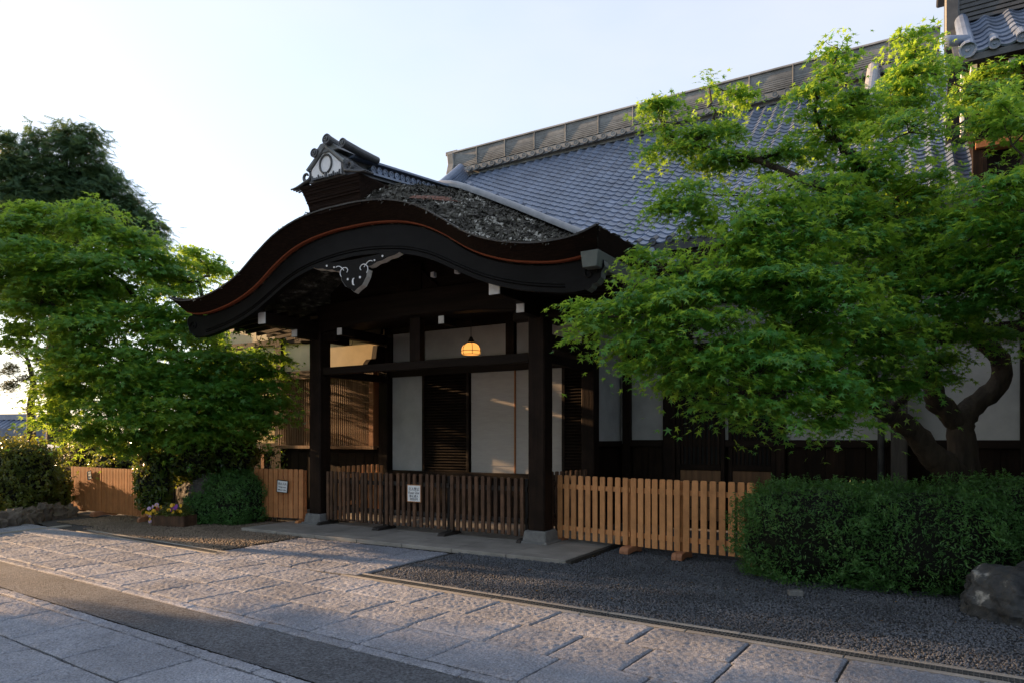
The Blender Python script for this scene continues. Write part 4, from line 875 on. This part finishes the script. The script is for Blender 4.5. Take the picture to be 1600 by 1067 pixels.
# ------------------------------------------------------------------ fences and signs
def fence(label, p0, p1, n, pw, ptk, z0, z1, mp_, mf_, rails=(.25, .80), feet=(0, 1), group=None, jit=.0, footlen=.42, foot_h=.10, ends=True, railmat=None, round_top=.012, foot_back=True, lean=0.0):
    p0, p1 = Vector((*p0, 0)), Vector((*p1, 0)); d = p1 - p0; L = d.length; rz = math.atan2(d.y, d.x)
    root = empty('fence_panel', p0, rz); root.rotation_euler = (lean, 0, rz); tag(root, label, 'fence', group)
    def add(name, x0, x1, y0, y1, a, b, mat, bev=.004): return link(name, MB().box(x0, x1, y0, y1, a, b).mesh(name, mat, bevel=bev), root, local=True)
    h = z1 - z0
    for r in rails: add('rail', 0, L, 0.002, .032, z0 + r * h - .035, z0 + r * h + .035, railmat or mp_)
    me = MB().prism([(-pw / 2, 0), (pw / 2, 0), (pw / 2, h - round_top), (pw / 2 - .012, h), (-pw / 2 + .012, h), (-pw / 2, h - round_top)], lambda a, b: (a, -ptk, b), lambda a, b: (a, 0, b)).mesh('picket', mp_, bevel=.003)
    for i in range(n):
        x = L * (i + .5) / n; link('picket', me, root, local=True, loc=(x + random.gauss(0, jit), random.gauss(0, jit * .5), z0 + random.gauss(0, jit * .8)), rot=(0, random.gauss(0, jit * .8), 0))
    for f_ in feet:
        x = (L - .05) * f_ + (.0 if f_ < .5 else .0)
        add('end_post', x - .0, x + .05, .034, .08, .06, z1 - .02, railmat or mp_) if ends else None
        fl = footlen; prof_ = [(-fl * .60, .0), (-fl * .60, foot_h * .55), (-fl * .52, foot_h * .9), (-fl * .25, foot_h), (fl * .25, foot_h), (fl * .5, foot_h * .9), (fl * .58, foot_h * .5), (fl * .58, 0), (fl * .4, 0), (fl * .2, .02), (-fl * .2, .02), (-fl * .42, 0)]
        link('foot', MB().prism(prof_, lambda a, b: (x - .012, a + .02, b), lambda a, b: (x + .062, a + .02, b)).mesh('foot', mf_, bevel=.006), root, local=True)
    return root
def pxX(px, y): return atY(px, 800, y).x
zb, zt_ = .13, 1.01
xs_ = [-9.27, pxX(604, 9.1), pxX(705, 9.1), -5.06]
fence('dark weathered picket fence panel beside the left porch post', (xs_[0], 9.06), (xs_[1] - .01, 9.03), 13, .058, .035, zb, zt_, m_fdark, m_foot, jit=.006, feet=(0, 1), group='dark picket fence panels across the porch', railmat=m_foot)
fence('dark weathered picket fence panel carrying the square keep-out sign', (xs_[1] + .01, 9.03), (xs_[2] - .01, 9.04), 11, .060, .035, zb, zt_ + .005, m_fdark, m_foot, jit=.006, feet=(0, 1), group='dark picket fence panels across the porch', railmat=m_foot)
fence('dark weathered picket fence panel beside the right porch post', (xs_[2] + .01, 9.04), (xs_[3], 9.05), 12, .062, .035, zb, zt_, m_fdark, m_foot, jit=.006, feet=(0, 1), group='dark picket fence panels across the porch', railmat=m_foot)
fence('short picket fence closing the left side of the porch', (-9.44, 10.72), (-9.36, 9.4), 9, .065, .035, .13, 1.08, m_flight, m_foot, jit=.004, group='side fences of the porch')
fence('short dark picket fence closing the right side of the porch', (-4.98, 9.42), (-4.80, 10.7), 9, .065, .035, .13, 1.08, m_fdark, m_foot, jit=.004, group='side fences of the porch')
def G0(px, py, z=0.0): r = ray(px, py); k = (z - EYE) / r.z; return (r.x * k, r.y * k)
A = (-4.70, 9.36); B_ = (-3.43, 9.12); C2 = (-2.66, 9.00); D2 = (-1.70, 8.93)
grp = 'pale picket fence panels before the doors'
fence('pale new picket fence panel next to the right porch post', A, (B_[0] - .005, B_[1]), 10, .082, .022, .10, 1.05, m_flight, m_flfoot, group=grp, rails=(.16, .82), jit=.001, footlen=.34)
fence('pale new picket fence panel in the middle of the three', (B_[0] + .005, B_[1]), (C2[0] - .005, C2[1]), 7, .082, .022, .10, 1.05, m_flight, m_flfoot, group=grp, rails=(.16, .82), jit=.001, footlen=.34)
fence('pale new picket fence panel running into the clipped hedge', (C2[0] + .005, C2[1]), D2, 8, .084, .022, .10, 1.05, m_flight, m_flfoot, group=grp, rails=(.16, .82), jit=.001, footlen=.34)
lf = fence('orange wood board fence panel left of the porch with hanging sign', (-10.98, 8.86), (-9.80, 9.02), 10, .098, .024, .11, 1.03, m_fleft, m_fleft, rails=(.22, .80), jit=.001, footlen=.36)
fa = fence('orange sunlit slat fence panel farthest left with paper notice', (-15.85, 8.00), (-14.55, 7.94), 22, .040, .03, .08, 1.0, m_fleft, m_flfoot, rails=(.15, .86), jit=.001, group='slat fence panels by the left hedge')
fb = fence('orange sunlit slat fence panel running behind the camellia shrub', (-14.53, 7.94), (-12.75, 7.86), 30, .040, .03, .08, 1.0, m_fleft, m_flfoot, rails=(.15, .86), jit=.001, group='slat fence panels by the left hedge')
def text_part(root, s, x, z, size, y, name='lettering'):
    cu = bpy.data.curves.new(name, 'FONT'); cu.body = s; cu.size = size; cu.align_x = 'CENTER'; cu.extrude = .0008
    t = bpy.data.objects.new(name, cu); col.objects.link(t); bpy.context.view_layer.update()
    dg = bpy.context.evaluated_depsgraph_get(); me = bpy.data.meshes.new_from_object(t.evaluated_get(dg)); bpy.data.objects.remove(t)
    me.materials.clear(); me.materials.append(m_ink)
    o = link(name, me, root, local=True, loc=(x, y, z), rot=(R(90), 0, 0)); return o
def sign(name, label, loc, rz, w, h, lines, frame_mat, tilt=0.0, fw=.012):
    root = empty(name, loc, 0); root.rotation_euler = (0, tilt, rz); tag(root, label, 'sign')
    link('board', MB().box(-w / 2, w / 2, -.006, .006, -h / 2, h / 2).mesh('board', m_sign), root, local=True)
    for x0, x1, a, b in ((-w / 2 - fw, w / 2 + fw, h / 2, h / 2 + fw), (-w / 2 - fw, w / 2 + fw, -h / 2 - fw, -h / 2), (-w / 2 - fw, -w / 2, -h / 2, h / 2), (w / 2, w / 2 + fw, -h / 2, h / 2)):
        link('frame_bar', MB().box(x0, x1, -.012, .010, a, b).mesh('frame_bar', frame_mat, bevel=.002), root, local=True)
    for s, z, sz in lines: text_part(root, s, 0, z, sz, -.0085)
    link('hanging_wire', MB().tube([(-w * .22, 0, h / 2), (0, .01, h / 2 + .09), (w * .22, 0, h / 2)], [.002] * 3, 4).mesh('hanging_wire', m_black), root, local=True)
    return root
p = atY(648, 770, 8.98)
sign('keep_out_sign', 'square white sign reading Keep Out on the dark picket fence', (p.x, 8.965, p.z), 0, .265, .265, (('立入禁止', .052, .058), ('Keep Out', -.008, .056), ('禁止进入', -.062, .048), ('출입금지', -.112, .046)), m_signf)
p = atY(445, 759, 8.93)
sign('no_entry_sign', 'tilted dark-framed white sign on the orange board fence', (p.x, 8.875, p.z), math.atan2(.16, 1.18), .235, .21, (('禁止入内', .03, .05), ('Keep out', -.025, .046), ('無断立入禁止', -.08, .034)), m_black, R(4))
p = atD(136, 742, 14.35)
v_ = Vector((p.x, 0, 0)); yy_ = 8.0
sign('paper_notice', 'small tilted paper notice on the farthest left slat fence', (p.x, yy_ - .10, p.z), R(-3), .15, .17, (('立入', .02, .05), ('禁止', -.05, .05)), m_post2, R(-14), .006)
# dark plank fence behind the left shrubs
pf = empty('plank_fence', (-16.8, 10.2, 0)); tag(pf, 'grey ribbed plank fence behind the slat fence and camellia', 'fence')
x = -18.4
while x < -15.3:
    bx('plank', m_post2, pf, x, x + .10, 10.35, 10.40, 0, 1.62, bevel=.006); bx('batten', m_post2, pf, x + .085, x + .12, 10.32, 10.349, 0, 1.62, bevel=.004); x += .105
bx('post', m_post2, pf, -16.9, -16.78, 10.22, 10.31, 0, 1.75)
o = MB().tube([(0, 0, 0), (0, 0, 3.6)], [.035, .035], 10).build('drainpipe', m_wpaint, smooth=True); pp = atY(345, 700, 10.5); o.location = (pp.x, 10.6, 0); tag(o, 'thin pale drainpipe beside the left maple trunk', 'pipe')

# ------------------------------------------------------------------ planter, rocks, edging
pl0 = Vector((-11.78, 7.72, 0)); planter = empty('flower_planter', pl0, R(14)); tag(planter, 'dark planter box of yellow and purple pansies by the camellia', 'planter')
for x0, x1, y0, y1 in ((-.36, .36, -.17, -.145), (-.36, .36, .145, .17), (-.36, -.335, -.145, .145), (.335, .36, -.145, .145)):
    link('side_board', MB().box(x0, x1, y0, y1, 0, .20).mesh('side_board', m_fdark, bevel=.006), planter, local=True)
link('soil', MB().box(-.335, .335, -.145, .145, .02, .175).mesh('soil', m_soil), planter, local=True)
n = 1500; PP = np.column_stack([rng.normal(0, .17, n), rng.normal(-.03, .10, n), .19 + np.abs(rng.normal(0, .08, n))]); PP[:, 0] = np.clip(PP[:, 0], -.42, .38)
PP[:, 2] -= np.clip(-PP[:, 0] - .30, 0, 1) * 1.4
f_ = leaf_cloud('leaves', PP, unit(n) + np.array([0, -.4, .8]), unit(n), rng.uniform(.03, .06, n), T_OVAL, lf_hedg2, None); f_.parent = planter
pm = {}
for nm, c in (('yellow', (.85, .52, .03)), ('purple', (.30, .08, .42)), ('red', (.40, .04, .05)), ('lilac', (.62, .45, .70))): pm[nm] = leaf_mat('petal_' + nm, c, c, c, .3)
pet = MB()
for a_, r_ in ((90, 1), (150, .9), (30, .9), (215, .8), (325, .8)):
    t0 = R(a_); c = Vector((.45 * math.cos(t0), 0, .45 * math.sin(t0))); b = len(pet.v); pet.v.append((0, -.05, 0))
    for q in np.linspace(-1.0, 1.0, 6): pet.v.append((r_ * .95 * math.cos(t0 + q * .75) * (1 - .10 * abs(q)), .05, r_ * .95 * math.sin(t0 + q * .75) * (1 - .10 * abs(q))))
    pet.f += [(b, b + i, b + i + 1) for i in range(1, 6)]
fm = {k_: pet.mesh('pansy', m_, fix=False) for k_, m_ in pm.items()}
for i in range(34):
    cl = random.choice(('yellow', 'yellow', 'yellow', 'purple', 'lilac', 'red')) if i > 12 else ('yellow' if i % 3 else 'lilac')
    xx = random.uniform(-.42, .36) if i > 12 else random.uniform(-.46, -.22); zz = random.uniform(.24, .40) - (random.uniform(0, .28) if xx < -.3 else 0)
    link('pansy', fm[cl], planter, local=True, loc=(xx, random.uniform(-.26, -.10), zz), rot=(random.uniform(-.5, .3), random.uniform(-.6, .6), random.uniform(-.6, .8)), scale=(.044,) * 3)
def rock(name, label, c, r, mat, amp=.28, freq=1.3, rz=0):
    o = link(name, lump_mesh(name, (0, 0, 0), r, mat, 5, amp, freq, .85), None, loc=c, rot=(0, 0, rz)); tag(o, label, 'rock'); return o
rock('garden_rock', 'large dark upright rock behind the flower planter', (-11.85, 8.5, .35), (.72, .38, .58), m_rockd, .2, 1.6)
rock('garden_rock', 'big lichen-spotted boulder at the right edge by the hedge', (1.45, 7.85, .12), (.72, .55, .46), m_rock, .20, 1.5, .5)
rock('garden_rock', 'pale pointed boulder under the hedge at the right', (.78, 7.60, .08), (.42, .36, .34), m_rock, .22, 1.5, 2.4)
eg = empty('stone_edging', (-14.3, 6.6, 0)); tag(eg, 'row of rough upright stones along the foot of the left hedge', 'edging')
t = 0.0
while t < 1:
    q = Vector((-13.95, 5.2, 0)).lerp(Vector((-15.15, 7.75, 0)), t); r_ = random.uniform(.11, .20); t += r_ * 1.7 / 2.8
    link('stone', lump_mesh('stone', (0, 0, 0), (r_ * .8, r_, random.uniform(.14, .26)), m_wallst, 3, .5, 1.7, .7), eg, loc=(q.x + random.uniform(-.06, .04), q.y, .07), rot=(random.uniform(-.25, .25), random.uniform(-.25, .25), random.uniform(-.4, .4)))


# ------------------------------------------------------------------ shrubs
shrub('clipped_hedge', 'broad dark green clipped hedge at the lower right', [((-.95, 8.75, .48), (.92, .98, .60)), ((.05, 8.75, .46), (1.0, .85, .62)), ((1.2, 9.5, .5), (1.2, .95, .66)), ((-.5, 9.6, .46), (1.2, .7, .58))], 115000, .040, lf_hedge, 'hedge', T_LONG, rough=.15, loc=(0, 9.1, 0), shoots=2600)
shrub('clipped_bush', 'low rounded dark green bush beside the orange board fence', [((-11.25, 8.65, .38), (.62, .55, .58)), ((-11.65, 8.35, .25), (.40, .4, .38))], 26000, .044, lf_hedge, 'bush', T_LONG, rough=.12, shoots=500)
shrub('camellia_shrub', 'glossy-leaved camellia shrub above the flower planter', [((-12.5, 7.75, .80), (.40, .30, .60)), ((-12.2, 8.3, 1.35), (.60, .5, .58)), ((-11.8, 8.95, 1.3), (.6, .45, .55))], 9000, .085, lf_camel, 'shrub', T_OVAL, rough=.22, sq=.95)
shrub('garden_hedge', 'loose sunlit garden hedge on the stone edging at far left', [((-15.65, 6.95, .80), (.70, .58, .72)), ((-17.0, 6.9, .82), (1.1, .65, .74)), ((-15.85, 7.5, .45), (.45, .4, .55))], 24000, .075, lf_hedg2, 'hedge', T_OVAL, rough=.2, sq=.9, shoots=700)
shrub('young_bush', 'bush with reddish young leaves behind the left hedge', [((-18.0, 6.4, 1.35), (.6, .5, .55)), ((-17.3, 6.6, 1.4), (.35, .35, .4))], 3000, .085, lf_red, 'bush', T_OVAL, rough=.25, sq=.95)
shrub('background_shrub', 'dark shrub standing behind the farthest left slat fence', [((-17.9, 9.4, .85), (1.3, .6, .85)), ((-16.3, 9.2, .7), (.7, .5, .72))], 9000, .09, lf_camel, 'shrub', T_OVAL, rough=.2, sq=.9)
p = atD(412, 712, 12.95)
shrub('climbing_plant', 'thin leafy shoots rising behind the orange board fence', [((p.x, p.y + .25, 1.05), (.26, .10, .36))], 240, .07, lf_camel, 'plant', T_OVAL, rough=.5, core=False)
for k_ in range(6): MB().tube(wavy((p.x + random.uniform(-.2, .2), p.y + .25, 0), (p.x + random.uniform(-.3, .3), p.y + .25, random.uniform(.9, 1.4)), 5, .03), [.008] * 6, 4).build('stem', m_bark, bpy.data.objects['climbing_plant'])

# ------------------------------------------------------------------ right maple
RB = [blob_px(*b) for b in (
 (925, 497, 6.7, 50, 26), (985, 470, 6.6, 62, 36), (1000, 540, 6.5, 62, 40), (1075, 500, 6.3, 85, 56), (1075, 575, 6.3, 80, 42), (1170, 560, 6.1, 95, 60), (1185, 630, 6.1, 85, 32), (1280, 580, 6.1, 90, 62), (1300, 645, 6.3, 70, 26),
 (1012, 410, 7.0, 26, 34), (1060, 440, 6.7, 60, 32), (1130, 430, 6.4, 80, 42), (1215, 440, 6.3, 90, 60), (1300, 460, 6.3, 85, 62), (1375, 520, 6.6, 70, 55), (1380, 600, 6.9, 55, 34), (1420, 450, 6.8, 70, 45),
 (1170, 350, 6.5, 60, 50), (1235, 320, 6.6, 65, 48), (1250, 380, 6.5, 75, 45), (1045, 315, 7.3, 36, 24), (1095, 305, 7.2, 44, 28), (1100, 345, 7.2, 30, 18),
 (1035, 175, 8.3, 34, 34), (1050, 225, 8.2, 44, 28), (1110, 205, 8.2, 50, 22), (1130, 245, 8.0, 50, 18), (1112, 135, 8.4, 18, 16), (1160, 150, 8.4, 26, 16),
 (1308, 75, 7.6, 24, 20), (1300, 112, 7.6, 26, 26), (1272, 150, 7.6, 34, 26), (1330, 165, 7.8, 55, 32), (1290, 205, 7.8, 60, 30), (1225, 240, 7.8, 55, 20), (1430, 75, 7.9, 34, 22), (1425, 115, 7.9, 46, 32), (1400, 165, 8.0, 55, 36), (1465, 100, 8.2, 26, 16),
 (1420, 208, 6.6, 56, 24), (1545, 190, 6.6, 50, 30), (1545, 148, 8.0, 55, 20), (1595, 185, 6.2, 40, 36), (1570, 290, 6.1, 60, 34), (1560, 350, 6.1, 62, 40), (1600, 400, 6.0, 60, 40), (1545, 420, 6.4, 70, 36), (1470, 395, 6.9, 60, 34),
 (1350, 270, 7.6, 70, 44), (1440, 300, 7.6, 60, 44), (1330, 330, 7.2, 55, 36), (1400, 350, 7.4, 60, 40), (1500, 460, 6.6, 50, 26), (1590, 470, 6.4, 50, 26), (1640, 300, 6.2, 60, 60), (1660, 200, 6.6, 60, 50), (1460, 560, 7.6, 50, 30), (1560, 120, 8.6, 40, 20), (1680, 420, 6.6, 70, 60), (1700, 520, 7.0, 70, 50), (1750, 330, 7.0, 80, 70), (1540, 520, 7.2, 40, 20), (1460, 500, 7.2, 60, 34), (1340, 540, 7.0, 60, 40), (1240, 520, 6.8, 70, 40), (1420, 410, 7.3, 60, 40), (1340, 380, 7.0, 60, 36), (1180, 400, 6.8, 60, 36), (1500, 340, 7.0, 50, 34), (1300, 300, 7.2, 60, 36))]
tb = Vector((.42, 10.25, 0)); TDp = lambda px, py, d: atD(px, py, d)
tk1 = [tb, TDp(1490, 752, 8.55), TDp(1455, 710, 8.45), TDp(1425, 672, 8.3), TDp(1385, 645, 8.0), TDp(1330, 622, 7.5), TDp(1270, 590, 7.0)]
tk2 = [tb + Vector((.10, .12, 0)), TDp(1506, 735, 8.7), TDp(1500, 670, 8.7), TDp(1515, 640, 8.7), TDp(1560, 600, 8.6), TDp(1562, 560, 8.5), TDp(1525, 520, 8.3), TDp(1530, 460, 8.0), TDp(1500, 390, 7.8)]
tk3 = [TDp(1500, 668, 8.7), TDp(1478, 640, 8.65), TDp(1462, 625, 8.6), TDp(1455, 590, 8.3), TDp(1420, 520, 7.9), TDp(1400, 430, 7.7), TDp(1370, 330, 7.7), TDp(1330, 240, 7.7)]
tk4 = [TDp(1400, 430, 7.7), TDp(1330, 320, 7.6), TDp(1250, 280, 7.6), TDp(1180, 250, 7.8), TDp(1080, 225, 8.1)]
tk5 = [TDp(1530, 460, 8.0), TDp(1545, 425, 7.6), TDp(1558, 380, 7.0), TDp(1560, 300, 6.6)]
lim = [(q, .07) for q in tk1[4:]] + [(q, .08) for q in tk2[5:]] + [(q, .06) for q in tk3[4:]] + [(q, .04) for q in tk4[1:]] + [(q, .05) for q in tk5[1:]]
tree('maple_tree', 'large green maple with leaning twin trunks at the right', [(tk1, (.20, .17, .15, .13, .10, .07, .04)), (tk2, (.21, .17, .155, .135, .115, .105, .09, .07, .05)), (tk3, (.13, .13, .12, .09, .08, .07, .055, .03)), (tk4, (.05, .05, .04, .03, .015)), (tk5, (.07, .05, .04, .02))], RB, lim, lf_maple, .053, T_STAR5, 275, .23, 40, flat=.16, tier=.85)
# ------------------------------------------------------------------ left maple
LB = [blob_px(*b) for b in (
 (35, 355, 13.2, 55, 30), (75, 335, 13.2, 46, 22), (140, 345, 13.2, 60, 28), (200, 375, 13.2, 55, 30), (60, 410, 12.8, 70, 40), (150, 420, 12.8, 80, 40), (240, 410, 13.4, 55, 30), (300, 400, 14.2, 36, 20), (335, 420, 14.4, 34, 18), (280, 440, 13.8, 52, 26),
 (60, 480, 12.8, 70, 36), (150, 500, 12.6, 80, 40), (240, 490, 12.8, 60, 42), (110, 560, 12.6, 65, 34), (195, 570, 12.4, 80, 44), (275, 560, 12.4, 60, 48), (335, 560, 12.6, 50, 36), (110, 620, 12.8, 55, 34), (190, 640, 12.4, 75, 40), (270, 630, 12.3, 70, 46), (340, 620, 12.5, 60, 44), (400, 590, 12.8, 45, 38), (425, 625, 12.8, 36, 36), (380, 655, 12.6, 50, 26), (90, 660, 13.0, 40, 22), (150, 680, 12.9, 55, 22), (300, 670, 12.5, 50, 24), (425, 560, 13.0, 26, 20), (20, 450, 13.2, 50, 40), (10, 390, 13.4, 50, 36), (30, 520, 13.2, 40, 18), (230, 680, 12.8, 50, 22), (-30, 420, 13.4, 60, 50), (300, 510, 13.4, 55, 40), (230, 600, 13.2, 70, 45), (330, 590, 13.4, 55, 40), (380, 620, 13.4, 50, 40), (150, 460, 13.6, 80, 45), (250, 660, 13.4, 60, 35), (130, 590, 13.4, 60, 40), (410, 650, 13.0, 40, 26), (60, 440, 13.8, 60, 40), (385, 575, 15.2, 44, 28), (370, 640, 14.8, 46, 30), (345, 585, 15.3, 46, 36), (395, 560, 15.3, 36, 20), (340, 655, 13.0, 50, 30))]
l0 = Vector((-12.25, 9.55, 0))
lt1 = [l0, TDp(322, 690, 14.4), TDp(318, 640, 14.2), TDp(290, 580, 13.8), TDp(250, 520, 13.4), TDp(200, 450, 13.2)]
lt2 = [TDp(318, 640, 14.2), TDp(345, 590, 13.6), TDp(330, 520, 13.6), TDp(310, 440, 13.9)]
lt3 = [TDp(290, 580, 13.8), TDp(200, 560, 13.0), TDp(120, 520, 12.9), TDp(70, 460, 12.9)]
liml = [(q, .07) for q in lt1[3:]] + [(q, .05) for q in lt2[1:]] + [(q, .05) for q in lt3[1:]]
tree('maple_tree', 'broad green maple left of the porch, glowing at its left edge', [(lt1, (.17, .15, .13, .11, .08, .04)), (lt2, (.10, .08, .06, .03)), (lt3, (.09, .07, .05, .03))], LB, liml, lf_mapl2, .080, T_STAR5, 118, .34, 50, flat=.16, tier=.85)
# ------------------------------------------------------------------ trees behind
CB = [blob_px(*b) for b in ((8, 225, 24, 22, 14), (15, 260, 24, 30, 18), (60, 215, 24, 18, 16), (52, 245, 24, 30, 16), (105, 205, 24, 20, 16), (140, 212, 24, 20, 14), (120, 240, 24, 36, 18), (150, 265, 24, 30, 16), (90, 275, 24, 44, 20), (40, 290, 24, 40, 20), (170, 295, 24, 34, 16), (120, 310, 24, 50, 22), (200, 318, 24, 26, 12), (180, 340, 24, 50, 20), (225, 350, 24, 24, 10), (235, 372, 24, 22, 9), (205, 372, 24, 36, 16), (60, 330, 24, 50, 24), (-30, 280, 24, 40, 30), (130, 355, 24.5, 60, 26), (30, 370, 25, 60, 30), (10, 320, 24, 40, 20))]
cb = atD(90, 700, 24.5); cb.z = -2.5
tree('cedar_tree', 'tall dark evergreen rising behind the left maple', [([cb, atD(92, 500, 24.5), atD(95, 330, 24.3), atD(105, 215, 24)], (.42, .34, .2, .05))], CB, [(atD(94, 400, 24.4), .1), (atD(95, 330, 24.3), .09), (atD(100, 270, 24.2), .06)], lf_conif, .32, T_FEATH, 60, .55, 30, droop=.25, twig=True, flat=.5)
PB = [blob_px(*b) for b in ((10, 575, 19, 32, 10), (45, 590, 19, 26, 9), (15, 600, 19, 30, 7), (30, 548, 19, 24, 9), (70, 560, 19, 24, 10), (45, 640, 19, 20, 7))]
pb = atD(55, 720, 19.2); pb.z = -1.2
tree('pine_tree', 'small layered garden pine at the left edge below the maple', [([pb, atD(48, 650, 19.1), atD(52, 600, 19), atD(40, 550, 19)], (.12, .10, .08, .03))], PB, [(atD(50, 620, 19), .05), (atD(48, 590, 19), .05), (atD(42, 560, 19), .04)], lf_pine, .16, T_NEED, 60, .22, 40, droop=-.3, twig=False, flat=.5)
# unseen trees up the street, past the left edge, that cast its shade
def far_tree(name, label, c, h, r, seed_mat, n_blob, size, tm_, pa, sr, lv, zc=.66, zr=.28):
    c = Vector((*c, 0)); bl = []
    for i in range(n_blob):
        u = rng.normal(size=3); u /= np.linalg.norm(u); k = rng.random() ** .4
        bl.append(((c.x + u[0] * r * k, c.y + u[1] * r * k, h * zc + u[2] * h * zr * k), (r * .42, r * .42, h * .09)))
    tree(name, label, [([c, c + Vector((.1, .1, h * .3)), c + Vector((0, .2, h * .65))], (.2, .16, .06))], bl, [(c + Vector((.1, .1, h * .35)), .08), (c + Vector((0, .2, h * .6)), .06)], seed_mat, size, tm_, pa, sr, lv)
far_tree('unseen_street_tree', 'leafy tree up the street just past the left edge', (-20.0, 1.5), 8.8, 2.3, lf_mapl2, 30, .17, T_OVAL, 34, .5, 44)
far_tree('unseen_street_tree', 'second leafy tree farther up the street', (-27, 0.2), 10, 2.6, lf_mapl2, 30, .18, T_OVAL, 30, .5, 44)
far_tree('unseen_street_tree', 'third leafy tree across the street', (-19.0, -2.2), 8.2, 2.6, lf_mapl2, 30, .17, T_OVAL, 34, .5, 44)
far_tree('unseen_street_tree', 'fourth leafy tree across the street, farther back', (-24, -4.6), 9, 2.8, lf_mapl2, 30, .18, T_OVAL, 30, .5, 44)
far_tree('unseen_street_tree', 'unseen high-crowned tree added past the left edge to shade the maple', (-23.5, 5.0), 10.8, 2.3, lf_mapl2, 34, .19, T_OVAL, 30, .5, 44, .69, .25)  # added tree: high crown shades the maple, bare trunk lets sun through below
for nm, c, h in (('unseen leafy tree added for shade behind the viewer, left of the five', (-13.5, -5.2), 8.4), ('unseen leafy tree added for shade behind the viewer, second of the five', (-8.2, -6.0), 9.2), ('unseen leafy tree added for shade behind the viewer, middle of the five', (-3.0, -5.4), 8.6), ('unseen leafy tree added for shade behind the viewer, fourth of the five', (2.4, -5.8), 9.0), ('unseen leafy tree added for shade behind the viewer, right of the five', (7.4, -4.6), 8.6)):
    far_tree('unseen_street_tree', nm, c, h, 2.5, lf_mapl2, 24, .22, T_OVAL, 16, .6, 40)  # unseen row added to cut sky light on front-facing surfaces
# ------------------------------------------------------------------ houses down the slope at the far left
def house(label, c, w_, d_, zb_, ze, zr, rz, wallm):
    root = empty('house', (*c, zb_), rz); tag(root, label, 'house', 'houses down the slope')
    link('wall', MB().box(-w_ / 2, w_ / 2, -d_ / 2, d_ / 2, 0, ze - zb_).mesh('wall', wallm), root, local=True)
    o_ = .5; e = ze - zb_; r_ = zr - zb_
    rf = link('roof', MB().prism([(-d_ / 2 - o_, e - .15), (0, r_), (d_ / 2 + o_, e - .15), (d_ / 2 + o_, e - .05), (0, r_ + .12), (-d_ / 2 - o_, e - .05)], lambda a, b: (-w_ / 2 - o_, a, b), lambda a, b: (w_ / 2 + o_, a, b)).mesh('roof', m_tile), root, local=True)
    m = MB(); sl = (r_ - e + .15) / (d_ / 2 + o_)
    for i in range(int((w_ + 2 * o_) / .3)):
        x = -w_ / 2 - o_ + .15 + i * .3
        m.tube([(x, -d_ / 2 - o_, e - .03), (x, 0, r_ + .14)], [.06, .06], 5)
    tag(link('roof_rolls', m.mesh('roof_rolls', m_tile, fix=False), rf, local=True), kind='stuff')
    link('ridge', MB().box(-w_ / 2 - o_, w_ / 2 + o_, -.15, .15, r_ + .1, r_ + .4).mesh('ridge', m_tile), rf, local=True)
    for i in range(3):
        x = -w_ / 2 + w_ * (i + .5) / 3; wn_ = link('window', MB().box(x - .5, x + .5, -d_ / 2 - .03, -d_ / 2 + .02, e - 1.6, e - .6).mesh('window', m_woodx), root, local=True)
        link('pane', MB().box(x - .44, x + .44, -d_ / 2 - .04, -d_ / 2 - .031, e - 1.54, e - .66).mesh('pane', m_metal), wn_, local=True)
p = atD(20, 690, 36); house('grey tiled house roof seen over the left hedge', (p.x, p.y), 4.5, 4, -4.6, 1.2, 2.5, R(20), m_post2)
p = atD(2, 700, 26); house('nearer tiled roof at the left edge of the view', (p.x - 1.8, p.y), 4, 3.5, -3.6, .6, 1.6, R(35), m_post2)
p = atD(66, 695, 21); ct = MB().box(-.45, .45, -.8, .8, 0, .12).build('shed_roof', m_wpaint, bevel=.03); ct.location = (p.x, p.y, 1.22); ct.rotation_euler = (R(6), 0, R(25)); tag(ct, 'flat pale shed roof glimpsed over the left hedge', 'roof')
# a few fallen leaves on the gravel
for px, py, c in ((845, 923, 'orange maple leaf lying on gravel by the drain'), (1368, 999, 'brown leaf lying alone on the gravel at lower right'), (826, 892, 'yellow leaf lying on gravel before the pale fence')):
    q = G0(px, py); tv, tf = T_STAR5; me = bpy.data.meshes.new('fallen_leaf'); me.from_pydata((tv * .045).tolist(), [], tf.tolist()); me.materials.append(lf_red)
    o = link('fallen_leaf', me, None, loc=(q[0], q[1], .022), rot=(.2, .1, random.random() * 6)); tag(o, c, 'leaf')

n = 160; pts = np.column_stack([rng.uniform(-5.2, 1.2, 600), rng.uniform(5.8, 9.2, 600)]); tt_ = pts[:, 1] * .9977 + pts[:, 0] * .0685
pts = pts[(tt_ > 5.75) & ~((pts[:, 0] < -3.74) & (pts[:, 1] > 7.9))][:n]; n = len(pts)
o = leaf_cloud('leaf_litter', np.column_stack([pts, np.full(n, .014)]), unit(n) * .35 + np.array([0, 0, 1.0]), unit(n), rng.uniform(.008, .024, n), T_STAR5, lf_red, None); tag(o, 'tiny dry maple leaves scattered over the grey gravel', 'leaf litter', kind='stuff')
